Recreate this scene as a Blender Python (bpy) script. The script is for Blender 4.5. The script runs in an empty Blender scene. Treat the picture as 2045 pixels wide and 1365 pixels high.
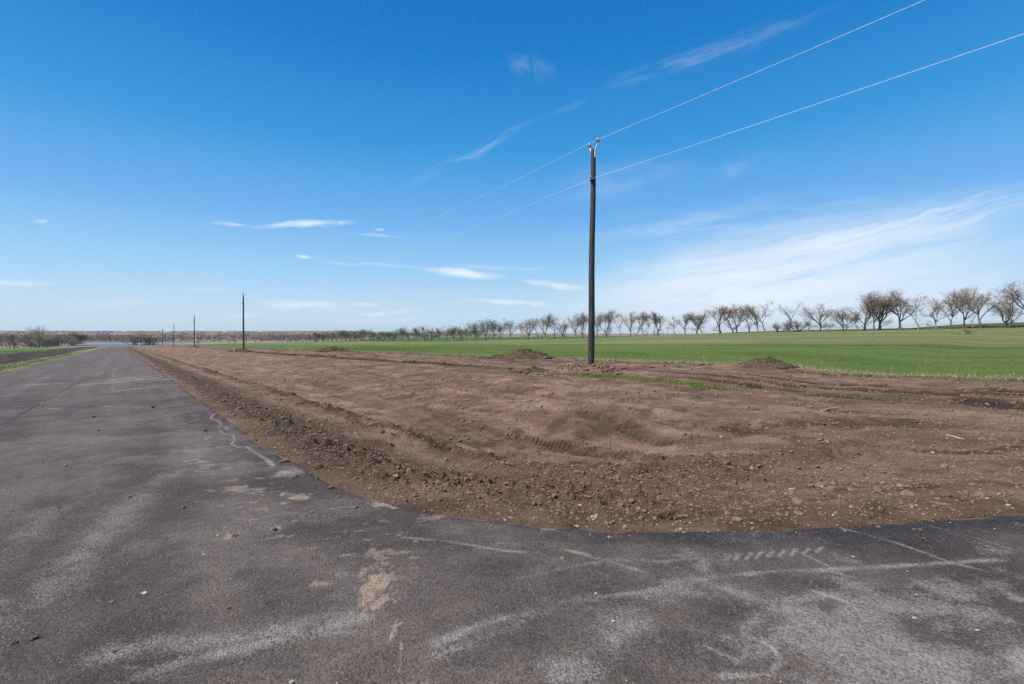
import bpy, math, random
import numpy as np
R = math.radians
F, CX, HY, EYE = 966.0, 1022.5, 664.0, 1.6
SA, CA = 0.6296, 0.7769           # road direction (-SA, CA); across (CA, SA)
C = bpy.context.scene.collection
f32 = np.float32

# ------------------------------------------------------------------ noise
def _h(ix, iy, s):
    n = (ix * 374761393 + iy * 668265263 + s * 974634777) & 0xFFFFFFFF
    n = ((n ^ (n >> 13)) * 1274126177) & 0xFFFFFFFF
    return ((n ^ (n >> 16)) & 0xFFFF).astype(f32) / 65535.0
def vn(x, y, s=0):
    """smooth value noise, about -1..1"""
    x = np.asarray(x, dtype=np.float64); y = np.asarray(y, dtype=np.float64)
    ix = np.floor(x).astype(np.int64); iy = np.floor(y).astype(np.int64)
    fx = (x - ix); fy = (y - iy)
    fx = fx * fx * (3 - 2 * fx); fy = fy * fy * (3 - 2 * fy)
    a = _h(ix, iy, s); b = _h(ix + 1, iy, s); c = _h(ix, iy + 1, s); d = _h(ix + 1, iy + 1, s)
    return ((a + (b - a) * fx) * (1 - fy) + (c + (d - c) * fx) * fy) * 2 - 1
def fbm(x, y, s=0, o=4, g=.5):
    t = 0; a = 1; n = 0
    for k in range(o):
        ca, sa = math.cos(k * 1.1 + .4), math.sin(k * 1.1 + .4)
        t = t + a * vn((x * ca - y * sa) * 2 ** k, (x * sa + y * ca) * 2 ** k, s + k * 17); n += a; a *= g
    return t / n
def ss(x, a, b):
    t = np.clip((np.asarray(x, dtype=np.float64) - a) / (b - a), 0, 1); return t * t * (3 - 2 * t)

# ------------------------------------------------------------------ coordinates and terrain
def uv_of(X, Y): return -SA * X + CA * Y, CA * X + SA * Y
def xy_of(u, v): return -SA * u + CA * v, CA * u + SA * v
# asphalt outline in (v, u)
EDGE = [(1.78, 330), (1.78, 40), (1.76, 20), (1.74, 12), (1.76, 8), (1.84, 5.85), (1.95, 5.0), (2.14, 4.26), (2.63, 3.42), (3.0, 2.87), (3.45, 2.4), (3.92, 2.03),
        (4.35, 1.7), (4.82, 1.4), (5.6, .93), (6.34, .5), (8, -.2), (10, -.75), (14, -1.0), (90, -1.0), (90, -8.5), (10, -8.5), (3, -12), (1.8, -16),
        (1.8, -120), (-5.1, -120), (-5.1, 330)]
EP = np.array([xy_of(u, v) for v, u in EDGE])
def sdf(X, Y):
    """distance to asphalt outline: positive outside"""
    X = np.asarray(X, dtype=np.float64); Y = np.asarray(Y, dtype=np.float64)
    d = np.full(X.shape, 1e18); inside = np.zeros(X.shape, bool)
    n = len(EP)
    for i in range(n):
        ax, ay = EP[i]; bx, by = EP[(i + 1) % n]
        ex, ey = bx - ax, by - ay
        t = np.clip(((X - ax) * ex + (Y - ay) * ey) / (ex * ex + ey * ey), 0, 1)
        d = np.minimum(d, (X - ax - t * ex) ** 2 + (Y - ay - t * ey) ** 2)
        c = ((ay > Y) != (by > Y)) & (X < (bx - ax) * (Y - ay) / (by - ay + 1e-12) + ax)
        inside ^= c
    d = np.sqrt(d)
    return np.where(inside, -d, d)
def plane(X, Y):
    u, v = uv_of(X, Y)
    z = -.017 * np.clip(u, -80, 300)
    z = z - .0165 * np.clip(u - 300, 0, 185)
    return z
def terrain(X, Y, s=None):
    X = np.asarray(X, dtype=np.float64); Y = np.asarray(Y, dtype=np.float64)
    u, v = uv_of(X, Y); rr = np.hypot(X, Y)
    if s is None: s = sdf(X, Y)
    z = plane(X, Y)
    # right hand pasture rising to the ridge
    H = 2.75 - 1.35 * ss(u, 55, 145) - .7 * ss(u, 145, 230) + .4 * ss(u, 260, 370)
    t = np.clip((v - 18) / 120, 0, 1.2)
    h = H * t ** 1.2
    h = h - 1.2 * H * ss(v, 165, 300) * (1 - ss(u, 170, 240))
    h = h + 2.3 * ss(v, 140, 215) * ss(u, 170, 330) * (1 - ss(u, 520, 700))
    h = h + .85 * np.exp(-((v - 152) / 9) ** 2) * (1 - ss(u, 20, 34)) * (1 + .3 * vn(u / 5, v / 9, 5))
    z = z + h * (1 - ss(u, 620, 900))
    # roadside ditch
    k = .55 + .45 * ss(u, 3, 9)
    k = k * (1 - .45 * ss(v, 6, 14) * (1 - ss(u, 4, 10)))
    s2 = s + .14 * vn(u / 3.2, u * 0, 21)
    prof = -.60 * ss(s, -.2, 2.5) + .06 * np.exp(-((s2 - 3.5) / .30) ** 2) - .10 * ss(s, 3.6, 4.0) + .70 * ss(s, 4.3, 12.0)
    z = z + k * prof * (v > 1.0) * (1 - ss(u, 300, 330)) * ss(u + .6 * v, -3, -.5)
    # left: verge and ploughed strip
    z = z - .12 * ss(-v, 5.3, 7) * (1 - ss(-v, 14, 20)) * (1 - ss(u, 300, 330))
    # far plain climbing to the horizon
    Rf = Y + .25 * np.abs(X)
    z = z + np.clip(Rf - 900, 0, 4200) * .0068 * (1 - ss(X / np.maximum(Y, 1), -.34, -.22)) * (Y > 0)
    z = z + ss(rr, 600, 1500) * 1.6 * vn(X / 420, Y / 300, 9)
    # pond basin
    e = np.hypot((X + 352) / 62, (Y - 428) / 58)
    z = np.where(e < 1.15, np.minimum(z, -7.95 - .8 * (1 - ss(e, .7, 1.1)) ), z)
    return z
def unproj(x, y, flat=False):
    """photo pixel -> point on the ground where that thing stands"""
    a = (x - CX) / F; b = (y - HY) / F
    lo = .5; Y = None
    ys = np.concatenate([np.arange(1.5, 60, .02), np.arange(60, 700, .25)])
    zz = plane(a * ys, ys) if flat else terrain(a * ys, ys)
    d = (EYE - b * ys) - zz
    i = np.argmax(d < 0)
    if i == 0: i = len(ys) - 1
    return a * ys[i], ys[i], zz[i]
def gz(x, y): return float(terrain(np.array([x]), np.array([y]))[0])

# ------------------------------------------------------------------ mesh helpers
def fast_mesh(name, V, Fc, mat, smooth=False, colors=None, parent=None, cname='Albedo'):
    """V (n,3); Fc list of face index arrays, each (m,k)"""
    me = bpy.data.meshes.new(name)
    V = np.asarray(V, dtype=f32)
    me.vertices.add(len(V)); me.vertices.foreach_set('co', V.ravel())
    if not isinstance(Fc, (list, tuple)): Fc = [Fc]
    Fc = [np.asarray(q) for q in Fc if len(q)]
    loops = np.concatenate([q.ravel() for q in Fc]).astype(np.int32)
    tot = np.concatenate([np.full(len(q), q.shape[1], np.int32) for q in Fc])
    st = np.concatenate([[0], np.cumsum(tot)[:-1]]).astype(np.int32)
    me.loops.add(len(loops)); me.loops.foreach_set('vertex_index', loops)
    me.polygons.add(len(tot)); me.polygons.foreach_set('loop_start', st)
    try: me.polygons.foreach_set('loop_total', tot)
    except Exception: pass
    me.polygons.foreach_set('use_smooth', np.full(len(tot), smooth, bool))
    if colors is not None:
        at = me.attributes.new(cname, 'FLOAT_COLOR', 'POINT')
        c4 = np.ones((len(V), 4), f32); c4[:, :3] = colors
        at.data.foreach_set('color', c4.ravel())
    me.update(calc_edges=True); me.validate()
    me.materials.append(mat)
    o = bpy.data.objects.new(name, me); C.objects.link(o)
    if parent is not None: o.parent = parent
    return o
def tag(o, label=None, cat=None, group=None, kind=None):
    if label: o['label'] = label
    if cat: o['category'] = cat
    if group: o['group'] = group
    if kind: o['kind'] = kind
    return o
def empty(name, loc, rz=0):
    o = bpy.data.objects.new(name, None); C.objects.link(o); o.location = loc; o.rotation_euler = (0, 0, rz)
    o.empty_display_size = .3
    return o
class MB:
    def __init__(s): s.v = []; s.f = {}; s.n = 0
    def add(s, V, Fs):
        V = np.asarray(V, float)
        for q in Fs:
            q = np.asarray(q); s.f.setdefault(q.shape[1], []).append(q + s.n)
        s.v.append(V); s.n += len(V)
    def tube(s, P, rad, n=8, cap=True):
        P = np.asarray(P, float); m = len(P)
        if np.isscalar(rad): rad = [rad] * m
        T = np.gradient(P, axis=0); T /= np.linalg.norm(T, axis=1)[:, None] + 1e-12
        up = np.array([0, 0, 1.]) if abs(T[0][2]) < .9 else np.array([1., 0, 0])
        V = []
        a = np.arange(n) * 2 * np.pi / n
        for i in range(m):
            A = np.cross(T[i], up); A /= np.linalg.norm(A) + 1e-12; B = np.cross(T[i], A); up = np.cross(A, T[i])
            V.append(P[i] + rad[i] * (np.cos(a)[:, None] * A + np.sin(a)[:, None] * B))
        V = np.concatenate(V)
        i = np.arange(m - 1)[:, None] * n + np.arange(n)[None]; j = np.arange(m - 1)[:, None] * n + (np.arange(n)[None] + 1) % n
        Q = np.stack([i, j, j + n, i + n], -1).reshape(-1, 4)
        s.add(V, [Q])
        if cap:
            s.add(V[-n:], [np.arange(n)[None]]); s.add(V[:n], [np.arange(n)[::-1][None]])
    def box(s, c, d, rz=0):
        x, y, z = np.array(d) / 2
        V = np.array([(i, j, k) for k in (-z, z) for j in (-y, y) for i in (-x, x)])
        ca, sa = math.cos(rz), math.sin(rz)
        V = np.stack([V[:, 0] * ca - V[:, 1] * sa, V[:, 0] * sa + V[:, 1] * ca, V[:, 2]], 1) + np.array(c)
        s.add(V, [[[0, 2, 3, 1], [4, 5, 7, 6], [0, 1, 5, 4], [2, 6, 7, 3], [0, 4, 6, 2], [1, 3, 7, 5]]])
    def lathe(s, prof, c=(0, 0, 0), n=20):
        a = np.arange(n) * 2 * np.pi / n
        V = np.concatenate([np.stack([r * np.cos(a), r * np.sin(a), np.full(n, z)], 1) for r, z in prof]) + np.array(c)
        m = len(prof)
        i = np.arange(m - 1)[:, None] * n + np.arange(n)[None]; j = np.arange(m - 1)[:, None] * n + (np.arange(n)[None] + 1) % n
        s.add(V, [np.stack([i, j, j + n, i + n], -1).reshape(-1, 4)])
        s.add(V[:n], [np.arange(n)[::-1][None]]); s.add(V[-n:], [np.arange(n)[None]])
    def build(s, name, mat, parent=None, smooth=True):
        return fast_mesh(name, np.concatenate(s.v), [np.concatenate(q) for q in s.f.values()], mat, smooth, parent=parent)

# ------------------------------------------------------------------ materials
def mat(name):
    m = bpy.data.materials.new(name); m.use_nodes = True; nt = m.node_tree; nt.nodes.clear()
    out = nt.nodes.new('ShaderNodeOutputMaterial'); b = nt.nodes.new('ShaderNodeBsdfPrincipled')
    nt.links.new(b.outputs[0], out.inputs[0]); b.inputs['Roughness'].default_value = .85
    b.inputs['Specular IOR Level'].default_value = .25
    return m, nt, b
def node(nt, t, **k):
    n = nt.nodes.new(t)
    for a, b in k.items():
        if a.startswith('i_'):
            n.inputs[a[2:].replace('_', ' ')].default_value = b
        else: setattr(n, a, b)
    return n
def mixc(nt, fac, a, b, mode='MIX'):
    n = nt.nodes.new('ShaderNodeMix'); n.data_type = 'RGBA'; n.blend_type = mode
    for sock, val in ((n.inputs['Factor'], fac), (n.inputs['A'], a), (n.inputs['B'], b)):
        if hasattr(val, 'links'): nt.links.new(val, sock)
        elif isinstance(val, (int, float)): sock.default_value = val
        else: sock.default_value = (*val, 1)
    for i in n.inputs:
        if i.type == 'RGBA' and i.name in ('A', 'B'):
            val = a if i.name == 'A' else b
            if hasattr(val, 'links'): nt.links.new(val, i)
            else: i.default_value = (*val, 1)
    return [o for o in n.outputs if o.type == 'RGBA'][0]
def ramp(nt, src, pts):
    n = nt.nodes.new('ShaderNodeValToRGB'); e = n.color_ramp.elements
    while len(e) < len(pts): e.new(.5)
    for q, (p, c) in zip(e, pts):
        q.position = p; q.color = (c, c, c, 1) if isinstance(c, (int, float)) else (*c, 1)
    nt.links.new(src, n.inputs[0]); return n.outputs[0]
def noise(nt, scale, detail=3, vec=None, rough=.5):
    n = nt.nodes.new('ShaderNodeTexNoise'); n.inputs['Scale'].default_value = scale; n.inputs['Detail'].default_value = detail
    n.inputs['Roughness'].default_value = rough
    if vec is not None: nt.links.new(vec, n.inputs['Vector'])
    return n.outputs['Fac']
def geo(nt): return nt.nodes.new('ShaderNodeNewGeometry').outputs['Position']
def objco(nt): return nt.nodes.new('ShaderNodeTexCoord').outputs['Object']
def bump(nt, b, h, st=.5, dist=.01):
    n = nt.nodes.new('ShaderNodeBump'); n.inputs['Strength'].default_value = st; n.inputs['Distance'].default_value = dist
    nt.links.new(h, n.inputs['Height']); nt.links.new(n.outputs[0], b.inputs['Normal']); return n

def simple(name, c1, c2, scale=6, rough=.85, spec=.25, metal=0, bmp=.3, bd=.01, obj=True, rnd=0):
    m, nt, b = mat(name)
    v = objco(nt) if obj else geo(nt)
    n = noise(nt, scale, 4, v)
    col = ramp(nt, n, [(.3, c1), (.7, c2)])
    if rnd:
        oi = nt.nodes.new('ShaderNodeObjectInfo')
        r = ramp(nt, oi.outputs['Random'], [(0, 1 - rnd), (1, 1 + rnd)])
        # ramps clamp at 1, so scale through a multiply of two
        mm = node(nt, 'ShaderNodeMath', operation='MULTIPLY_ADD'); nt.links.new(oi.outputs['Random'], mm.inputs[0]); mm.inputs[1].default_value = 2 * rnd; mm.inputs[2].default_value = 1 - rnd
        cb = nt.nodes.new('ShaderNodeCombineColor')
        for i in range(3): nt.links.new(mm.outputs[0], cb.inputs[i])
        col = mixc(nt, 1.0, col, cb.outputs[0], 'MULTIPLY')
    nt.links.new(col, b.inputs['Base Color'])
    b.inputs['Roughness'].default_value = rough; b.inputs['Specular IOR Level'].default_value = spec; b.inputs['Metallic'].default_value = metal
    if bmp: bump(nt, b, noise(nt, scale * 4, 3, v), bmp, bd)
    return m

# ground
M = {}
m, nt, b = mat('ground'); M['ground'] = m
at = node(nt, 'ShaderNodeAttribute', attribute_name='Albedo')
p = geo(nt)
n1 = noise(nt, 26, 6, p, .75); n2 = noise(nt, 3.1, 6, p, .7)
f1 = ramp(nt, n1, [(.32, .42), (.5, .92), (.68, 1.0)]); f2 = ramp(nt, n2, [(.32, .66), (.62, 1.0)])
c = mixc(nt, 1.0, at.outputs['Color'], f1, 'MULTIPLY'); c = mixc(nt, .9, c, f2, 'MULTIPLY')
nt.links.new(c, b.inputs['Base Color']); b.inputs['Roughness'].default_value = .95; b.inputs['Specular IOR Level'].default_value = .12
bump(nt, b, noise(nt, 22, 7, p, .8), 1.0, .05)
# asphalt
m, nt, b = mat('asphalt'); M['asphalt'] = m
at = node(nt, 'ShaderNodeAttribute', attribute_name='Albedo')
p = geo(nt)
vor = node(nt, 'ShaderNodeTexVoronoi', feature='F1'); vor.inputs['Scale'].default_value = 95; nt.links.new(p, vor.inputs['Vector'])
sep = nt.nodes.new('ShaderNodeSeparateColor'); nt.links.new(vor.outputs['Color'], sep.inputs[0])
grain = ramp(nt, sep.outputs[0], [(0, .50), (.6, .95), (.90, 1.0)])
def graded(attr, src, gain, cut, lo):
    a_ = node(nt, 'ShaderNodeAttribute', attribute_name=attr)
    m1 = node(nt, 'ShaderNodeMath', operation='MULTIPLY'); nt.links.new(src, m1.inputs[0]); m1.inputs[1].default_value = cut
    m2 = node(nt, 'ShaderNodeMath', operation='MULTIPLY_ADD'); nt.links.new(a_.outputs['Fac'], m2.inputs[0]); m2.inputs[1].default_value = gain; 
    m3 = node(nt, 'ShaderNodeMath', operation='SUBTRACT'); nt.links.new(m2.outputs[0], m3.inputs[0]); nt.links.new(m1.outputs[0], m3.inputs[1]); m2.inputs[2].default_value = lo
    m3.use_clamp = True
    m4 = node(nt, 'ShaderNodeMath', operation='MULTIPLY'); nt.links.new(m3.outputs[0], m4.inputs[0]); m4.inputs[1].default_value = .95
    return m4.outputs[0]
c = mixc(nt, graded('dust', sep.outputs[2], 1.6, .62, .0), at.outputs['Color'], (.325, .288, .262))
c = mixc(nt, graded('mud', noise(nt, 38, 5, p, .75), 2.0, .95, .0), c, (.36, .27, .20))
c = mixc(nt, 1.0, c, grain, 'MULTIPLY')
spk = ramp(nt, sep.outputs[1], [(.955, 0), (.975, 1)])
msk = node(nt, 'ShaderNodeMath', operation='MULTIPLY'); nt.links.new(spk, msk.inputs[0]); msk.inputs[1].default_value = .25
c = mixc(nt, msk.outputs[0], c, (.36, .33, .31))
f2 = ramp(nt, noise(nt, 9, 5, p, .7), [(.28, .74), (.62, 1.0)])
c = mixc(nt, 1.0, c, f2, 'MULTIPLY')
nt.links.new(c, b.inputs['Base Color']); b.inputs['Roughness'].default_value = .78; b.inputs['Specular IOR Level'].default_value = .22
mx = node(nt, 'ShaderNodeMath', operation='MULTIPLY_ADD'); nt.links.new(vor.outputs['Distance'], mx.inputs[0]); mx.inputs[1].default_value = -1.0
nt.links.new(noise(nt, 45, 3, p), mx.inputs[2])
bump(nt, b, mx.outputs[0], .75, .006)

M['post'] = None
m, nt, b = mat('creosote_wood'); M['post'] = m
tc = objco(nt); mp = node(nt, 'ShaderNodeMapping'); mp.inputs['Scale'].default_value = (26, 26, 1.3); nt.links.new(tc, mp.inputs[0])
n1 = noise(nt, 1, 5, mp.outputs[0], .6)
c = ramp(nt, n1, [(.25, (.014, .012, .012)), (.5, (.045, .039, .038)), (.75, (.13, .112, .102))])
nt.links.new(c, b.inputs['Base Color']); b.inputs['Roughness'].default_value = .6; b.inputs['Specular IOR Level'].default_value = .35
bump(nt, b, n1, .6, .012)
M['whitepaint'] = simple('galvanised_white', (.62, .62, .6), (.78, .78, .76), 20, .45, .4)
M['porcelain'] = simple('porcelain', (.55, .52, .45), (.66, .63, .56), 12, .25, .5, bmp=0)
M['porcelain_dark'] = simple('porcelain_rim', (.10, .085, .06), (.17, .15, .11), 12, .3, .5, bmp=0)
M['iron'] = simple('dark_iron', (.02, .02, .022), (.05, .05, .05), 20, .5, .5, .6)
M['alu'] = simple('aluminium_wire', (.72, .70, .68), (.82, .80, .78), 20, .45, .5, .0, bmp=0)
M['bark_pale'] = simple('pale_bark', (.17, .16, .115), (.33, .31, .25), 3, .9, .1, rnd=.2, bd=.03)
M['bark_moss'] = simple('mossy_bark', (.085, .10, .045), (.21, .22, .12), 3, .9, .1, rnd=.2, bd=.03)
M['bark_dark'] = simple('dark_bark', (.06, .05, .04), (.14, .12, .095), 3, .9, .1, rnd=.2, bd=.03)
M['twig_red'] = simple('reddish_twigs', (.20, .14, .115), (.33, .245, .20), 1.2, .9, .1, bmp=0, rnd=.2)
M['twig_grey'] = simple('grey_twigs', (.19, .145, .11), (.33, .26, .20), 1.2, .9, .1, bmp=0, rnd=.2)
M['twig_pale'] = simple('pale_twigs', (.28, .25, .2), (.45, .41, .34), 1.2, .9, .1, bmp=0, rnd=.15)
M['twig_green'] = simple('budding_twigs', (.10, .11, .055), (.17, .19, .09), 1.2, .9, .1, bmp=0, rnd=.2)
M['twig_mauve'] = simple('mauve_twigs', (.18, .135, .115), (.30, .23, .195), 1.2, .9, .1, bmp=0, rnd=.2)
M['twig_gold'] = simple('golden_twigs', (.22, .13, .05), (.35, .23, .10), 1.2, .9, .1, bmp=0, rnd=.2)
M['leaf_green'] = simple('new_leaves', (.09, .11, .045), (.17, .20, .08), 1.2, .8, .1, bmp=0, rnd=.2)
M['leaf_dark'] = simple('evergreen_leaves', (.018, .03, .012), (.04, .06, .025), 1.2, .8, .1, bmp=0, rnd=.2)
M['brush'] = simple('brush_wood', (.22, .175, .14), (.36, .295, .235), .012, .95, .05, bmp=0, obj=False)
M['grass'] = simple('grass_blades', (.10, .16, .035), (.19, .25, .07), 1.5, .7, .15, bmp=0, obj=False)
M['crop'] = simple('crop_blades', (.10, .165, .032), (.18, .24, .055), 1.2, .7, .15, bmp=0, obj=False)
M['straw'] = simple('dry_straw', (.30, .25, .13), (.48, .42, .25), 1.5, .8, .1, bmp=0, obj=False)
M['soil'] = simple('soil_clods', (.135, .090, .060), (.25, .17, .115), 14, .95, .1, bmp=.6, bd=.01, obj=False)
M['soil_dark'] = simple('damp_soil', (.060, .043, .031), (.14, .10, .070), 9, .95, .1, bmp=.8, bd=.02, obj=False)
M['stone'] = simple('pale_stone', (.25, .19, .13), (.44, .36, .27), 14, .8, .2, bmp=.5, bd=.01, obj=False)
M['clay'] = simple('tan_clay', (.20, .14, .09), (.33, .25, .17), 14, .9, .1, bmp=.5, bd=.02, obj=False)
M['stone_white'] = simple('white_limestone', (.38, .32, .25), (.56, .50, .42), 14, .8, .2, bmp=.4, bd=.01, obj=False)
M['wood'] = simple('bare_lumber', (.40, .29, .17), (.58, .45, .29), 8, .8, .2, bmp=.3)
M['stake'] = simple('painted_stake', (.50, .52, .16), (.62, .62, .25), 8, .7, .2, bmp=.2)
M['wall_white'] = simple('white_siding', (.62, .6, .57), (.72, .70, .66), .5, .8, .2, bmp=0)
M['roof_white'] = simple('light_metal_roof', (.62, .62, .62), (.75, .75, .75), .5, .5, .3, bmp=0)
M['roof_brown'] = simple('brown_roof', (.10, .06, .045), (.16, .10, .075), .5, .8, .2, bmp=0)
M['wall_tan'] = simple('tan_wall', (.30, .24, .18), (.38, .31, .24), .5, .8, .2, bmp=0)
M['glass'] = simple('window_glass', (.02, .025, .03), (.04, .045, .05), 1, .12, .5, bmp=0)
M['fpost'] = simple('fence_steel', (.10, .09, .07), (.22, .20, .15), 9, .7, .3, bmp=0)
M['fwood'] = simple('fence_wood', (.20, .17, .13), (.34, .30, .24), 9, .9, .2, bmp=.2)
m, nt, b = mat('water'); M['water'] = m
b.inputs['Base Color'].default_value = (.16, .19, .25, 1); b.inputs['Roughness'].default_value = .35; b.inputs['Specular IOR Level'].default_value = .6
bump(nt, b, noise(nt, .8, 3, geo(nt)), .25, .05)

# ------------------------------------------------------------------ polar ground grid (dense towards the photographed side)
def theta_steps():
    a = list(np.arange(-60, 60.001, .105)); b = list(np.arange(63, 298, 3.0))
    return np.array([R(x) for x in a + b])      # measured from +Y towards +X
TH = theta_steps()
def radii():
    r = [.25, .5, .8, 1.1, 1.35, 1.6]
    while r[-1] < 5200:
        x = r[-1]
        k = .0040 if x < 14 else (.0052 if x < 45 else (.009 if x < 160 else (.016 if x < 700 else .03)))
        if x < 2.0: k = .008
        r.append(x * (1 + k))
    return np.array(r)
RR = radii()
nth, nr = len(TH), len(RR)
GX = (RR[:, None] * np.sin(TH)[None]).ravel(); GY = (RR[:, None] * np.cos(TH)[None]).ravel()
GR = np.repeat(RR, nth)
spac = np.maximum(GR * .0027, .004)
i = np.arange(nr - 1)[:, None] * nth + np.arange(nth)[None]; j = np.arange(nr - 1)[:, None] * nth + (np.arange(nth)[None] + 1) % nth
QUADS = np.stack([i, i + nth, j + nth, j], -1).reshape(-1, 4)
S = sdf(GX, GY)
U, V = uv_of(GX, GY)

def poly_dist(X, Y, pts, pad):
    """distance to a world polyline, plus arclength and signed side; only near it"""
    P = np.array(pts, float)
    sel = np.where((X > P[:, 0].min() - pad) & (X < P[:, 0].max() + pad) & (Y > P[:, 1].min() - pad) & (Y < P[:, 1].max() + pad))[0]
    x, y = X[sel], Y[sel]; D = np.full(len(sel), 1e9); A = np.zeros(len(sel)); SD = np.zeros(len(sel)); acc = 0
    for k in range(len(P) - 1):
        a, b_ = P[k], P[k + 1]; e = b_ - a; L = np.hypot(*e) + 1e-9
        t = ((x - a[0]) * e[0] + (y - a[1]) * e[1]) / L ** 2; tc = np.clip(t, 0, 1)
        d = np.hypot(x - a[0] - tc * e[0], y - a[1] - tc * e[1])
        sd = ((x - a[0]) * e[1] - (y - a[1]) * e[0]) / L
        w = d < D; D[w] = d[w]; A[w] = (acc + t[w] * L); SD[w] = sd[w]; acc += L
    return sel, D, A, SD, acc

# ------------------------------------------------------------------ dirt detail
print('grid', nth * nr)
base = terrain(GX, GY, S)
det = np.zeros(len(GX))
def octave(lam, amp, s, mask=1.0):
    w = ss(lam / spac, 2.2, 5.0)
    return amp * w * mask * vn(GX / lam, GY / lam, s)
near = GR < 130
dirt = ss(S, -.02, .05) * (1 - ss(V, 24.6, 26.5)) * (V > 1.2) * (1 - ss(U, 300, 340))
dirtL = (V < -7.4) & (V > -16.2)
# smooth large undulation
det += octave(3.1, .05, 1, dirt * ss(S, .5, 3)); det += octave(1.3, .032, 2, dirt); det += octave(.55, .018, 3, dirt)
det += octave(.24, .013, 4, dirt); det += octave(.11, .010, 6, dirt); det += octave(.05, .0042, 7, dirt)
# rough band of clods along the shoulder and in the corner
cxr, cyr, _ = unproj(1160, 955)
cx2, cy2, _ = unproj(1290, 925)
rough = np.exp(-((S - 1.2) / .9) ** 2) * (.55 + .45 * vn(GX / 1.1, GY / 1.1, 31)) * ss(U, 1.5, 4)
rough += .95 * np.exp(-(((GX - cxr) / 2.6) ** 2 + ((GY - cyr) / .75) ** 2))
rough += .5 * np.exp(-(((GX - cx2 - 1.2) / 2.6) ** 2 + ((GY - cy2) / .9) ** 2))
S2 = S + .14 * vn(U / 3.2, U * 0, 21)
rough += .35 * np.exp(-((S - 1.5) / 1.2) ** 4) * ss(U, 3, 6) + .9 * np.exp(-((S2 - 3.45) / .34) ** 2) * ss(U, 4, 7) * ss(vn(U / 2.1, V * 0, 22), -1, .3) - .8 * np.exp(-((S2 - 2.8) / .28) ** 2) * ss(U, 4, 7) - .6 * np.exp(-((S2 - 4.15) / .25) ** 2) * ss(U, 4, 7)
rough += .35 * ss(fbm(GX / 2.2, GY / 1.2, 77, 3), .12, .5)
rough += .8 * np.exp(-((V - 24.6) / .5) ** 2) + .6 * np.exp(-((V - 16.6) / .5) ** 2) * ss(U, 18, 26)
rough = np.clip(rough, 0, 1.3) * dirt
def billow(lam, amp, s, mask, th=.0):
    w = ss(lam / spac, 2.0, 4.5)
    n = vn(GX / lam, GY / lam, s); n2 = vn(GX / lam * 1.7 + 9, GY / lam * 1.7, s + 3)
    return amp * w * mask * np.clip(n * .7 + n2 * .5 - th, 0, 1)
det += billow(.30, .10, 41, rough, .12); det += billow(.15, .085, 42, rough, .1); det += billow(.08, .055, 43, rough, .08); det += billow(.045, .03, 44, rough, .05)
# everywhere on dirt: small scattered crumbs
clus = dirt * ss(fbm(GX / 1.3, GY / 1.0, 57, 4), .0, .4)
det += billow(.22, .05, 63, clus, .15) + billow(.11, .05, 64, clus, .15)
crumb = dirt * (1 - .6 * ss(fbm(GX / 1.8, GY / .9, 55, 3), -.1, .3))
det += billow(.10, .035, 60, crumb, .42); det += billow(.06, .026, 61, crumb, .35); det += billow(.035, .016, 62, crumb, .3)
# blade scrape streaks running along the slope
de = dirt * ss(S, 4, 6) * (1 - ss(V, 15, 17))
a_, b_ = U + .18 * V, V
det += .022 * de * vn(a_ / 3.0, b_ / .33, 81) * ss(.33 / spac, 2, 5) + .010 * de * vn(a_ / 1.6, b_ / .12, 82) * ss(.12 / spac, 2, 5)
# lug prints of the dozer tracks down the slope
for q_, vc in enumerate((5.6, 6.6, 7.9, 9.1, 10.6, 12.2, 13.6)):
    vv = V - .10 * U * (q_ % 2) + .5 * vn(U / 7, U * 0 + vc, 85)
    kk = (1 - ss(np.abs(vv - vc), .28, .36)) * ss(vn(U / 2.2, V / .9 + vc, 86), -.15, .35) * dirt * ss(U, 3, 6)
    det += kk * (.013 * np.sin(2 * np.pi * (U + .4 * np.abs(vv - vc)) / .16) * ss(.16 / spac, 1.6, 3) - .012) + .02 * dirt * np.exp(-((np.abs(vv - vc) - .40) / .06) ** 2) * ss(vn(U / 2.2, V / .9 + vc, 86), -.15, .35) * ss(U, 3, 6) * ss(.12 / spac, 1, 2)
    darken0 = kk * .18 if q_ == 0 else darken0 + kk * .18
# ruts along the bench
darken = darken0.copy()  # mask for darker soil, moist in the bench ruts
for vc, w, dep, u0, u1, dm in ((17.75, .42, .05, -20, 300, .7), (19.6, .35, .04, -20, 300, .6), (21.2, .30, .06, -20, 300, .85), (22.6, .25, .05, -20, 200, .7), (23.6, .3, .03, 12, 300, .55)):
    vv = V + .25 * vn(U / 13, U * 0 + vc, 91)
    q = np.exp(-((vv - vc) / w) ** 4) * ss(U, u0, u0 + 4) * (1 - ss(U, u1, u1 + 20)) * dirt
    patch = ss(vn(U / 4.5, V / 1.5 + vc, 92), -.6, .35)
    det += -dep * q + .025 * np.exp(-((vv - vc - w * 1.3) / .12) ** 2) * dirt * (V > 10) * patch
    tread = np.sin(2 * np.pi * (U - .5 * np.abs(vv - vc)) / .17)
    det += .026 * q * tread * patch * ss(.17 / spac, 1.6, 3.0)
    darken += 1.3 * dm * q * patch
# ridge of pushed soil on the slope crest
vv = V + .5 * vn(U / 9, U * 0, 95)
ridge = np.exp(-((vv - 16.4) / .22) ** 2) * ss(U, 18, 26) * (1 - ss(U, 95, 110)) * dirt
det += ridge * (.07 + .05 * vn(U / .8, V / .4, 96)); darken += 1.1 * np.exp(-((vv - 15.95) / .55) ** 2) * ss(U, 17, 26) * (1 - ss(U, 80, 105)) * dirt
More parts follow.
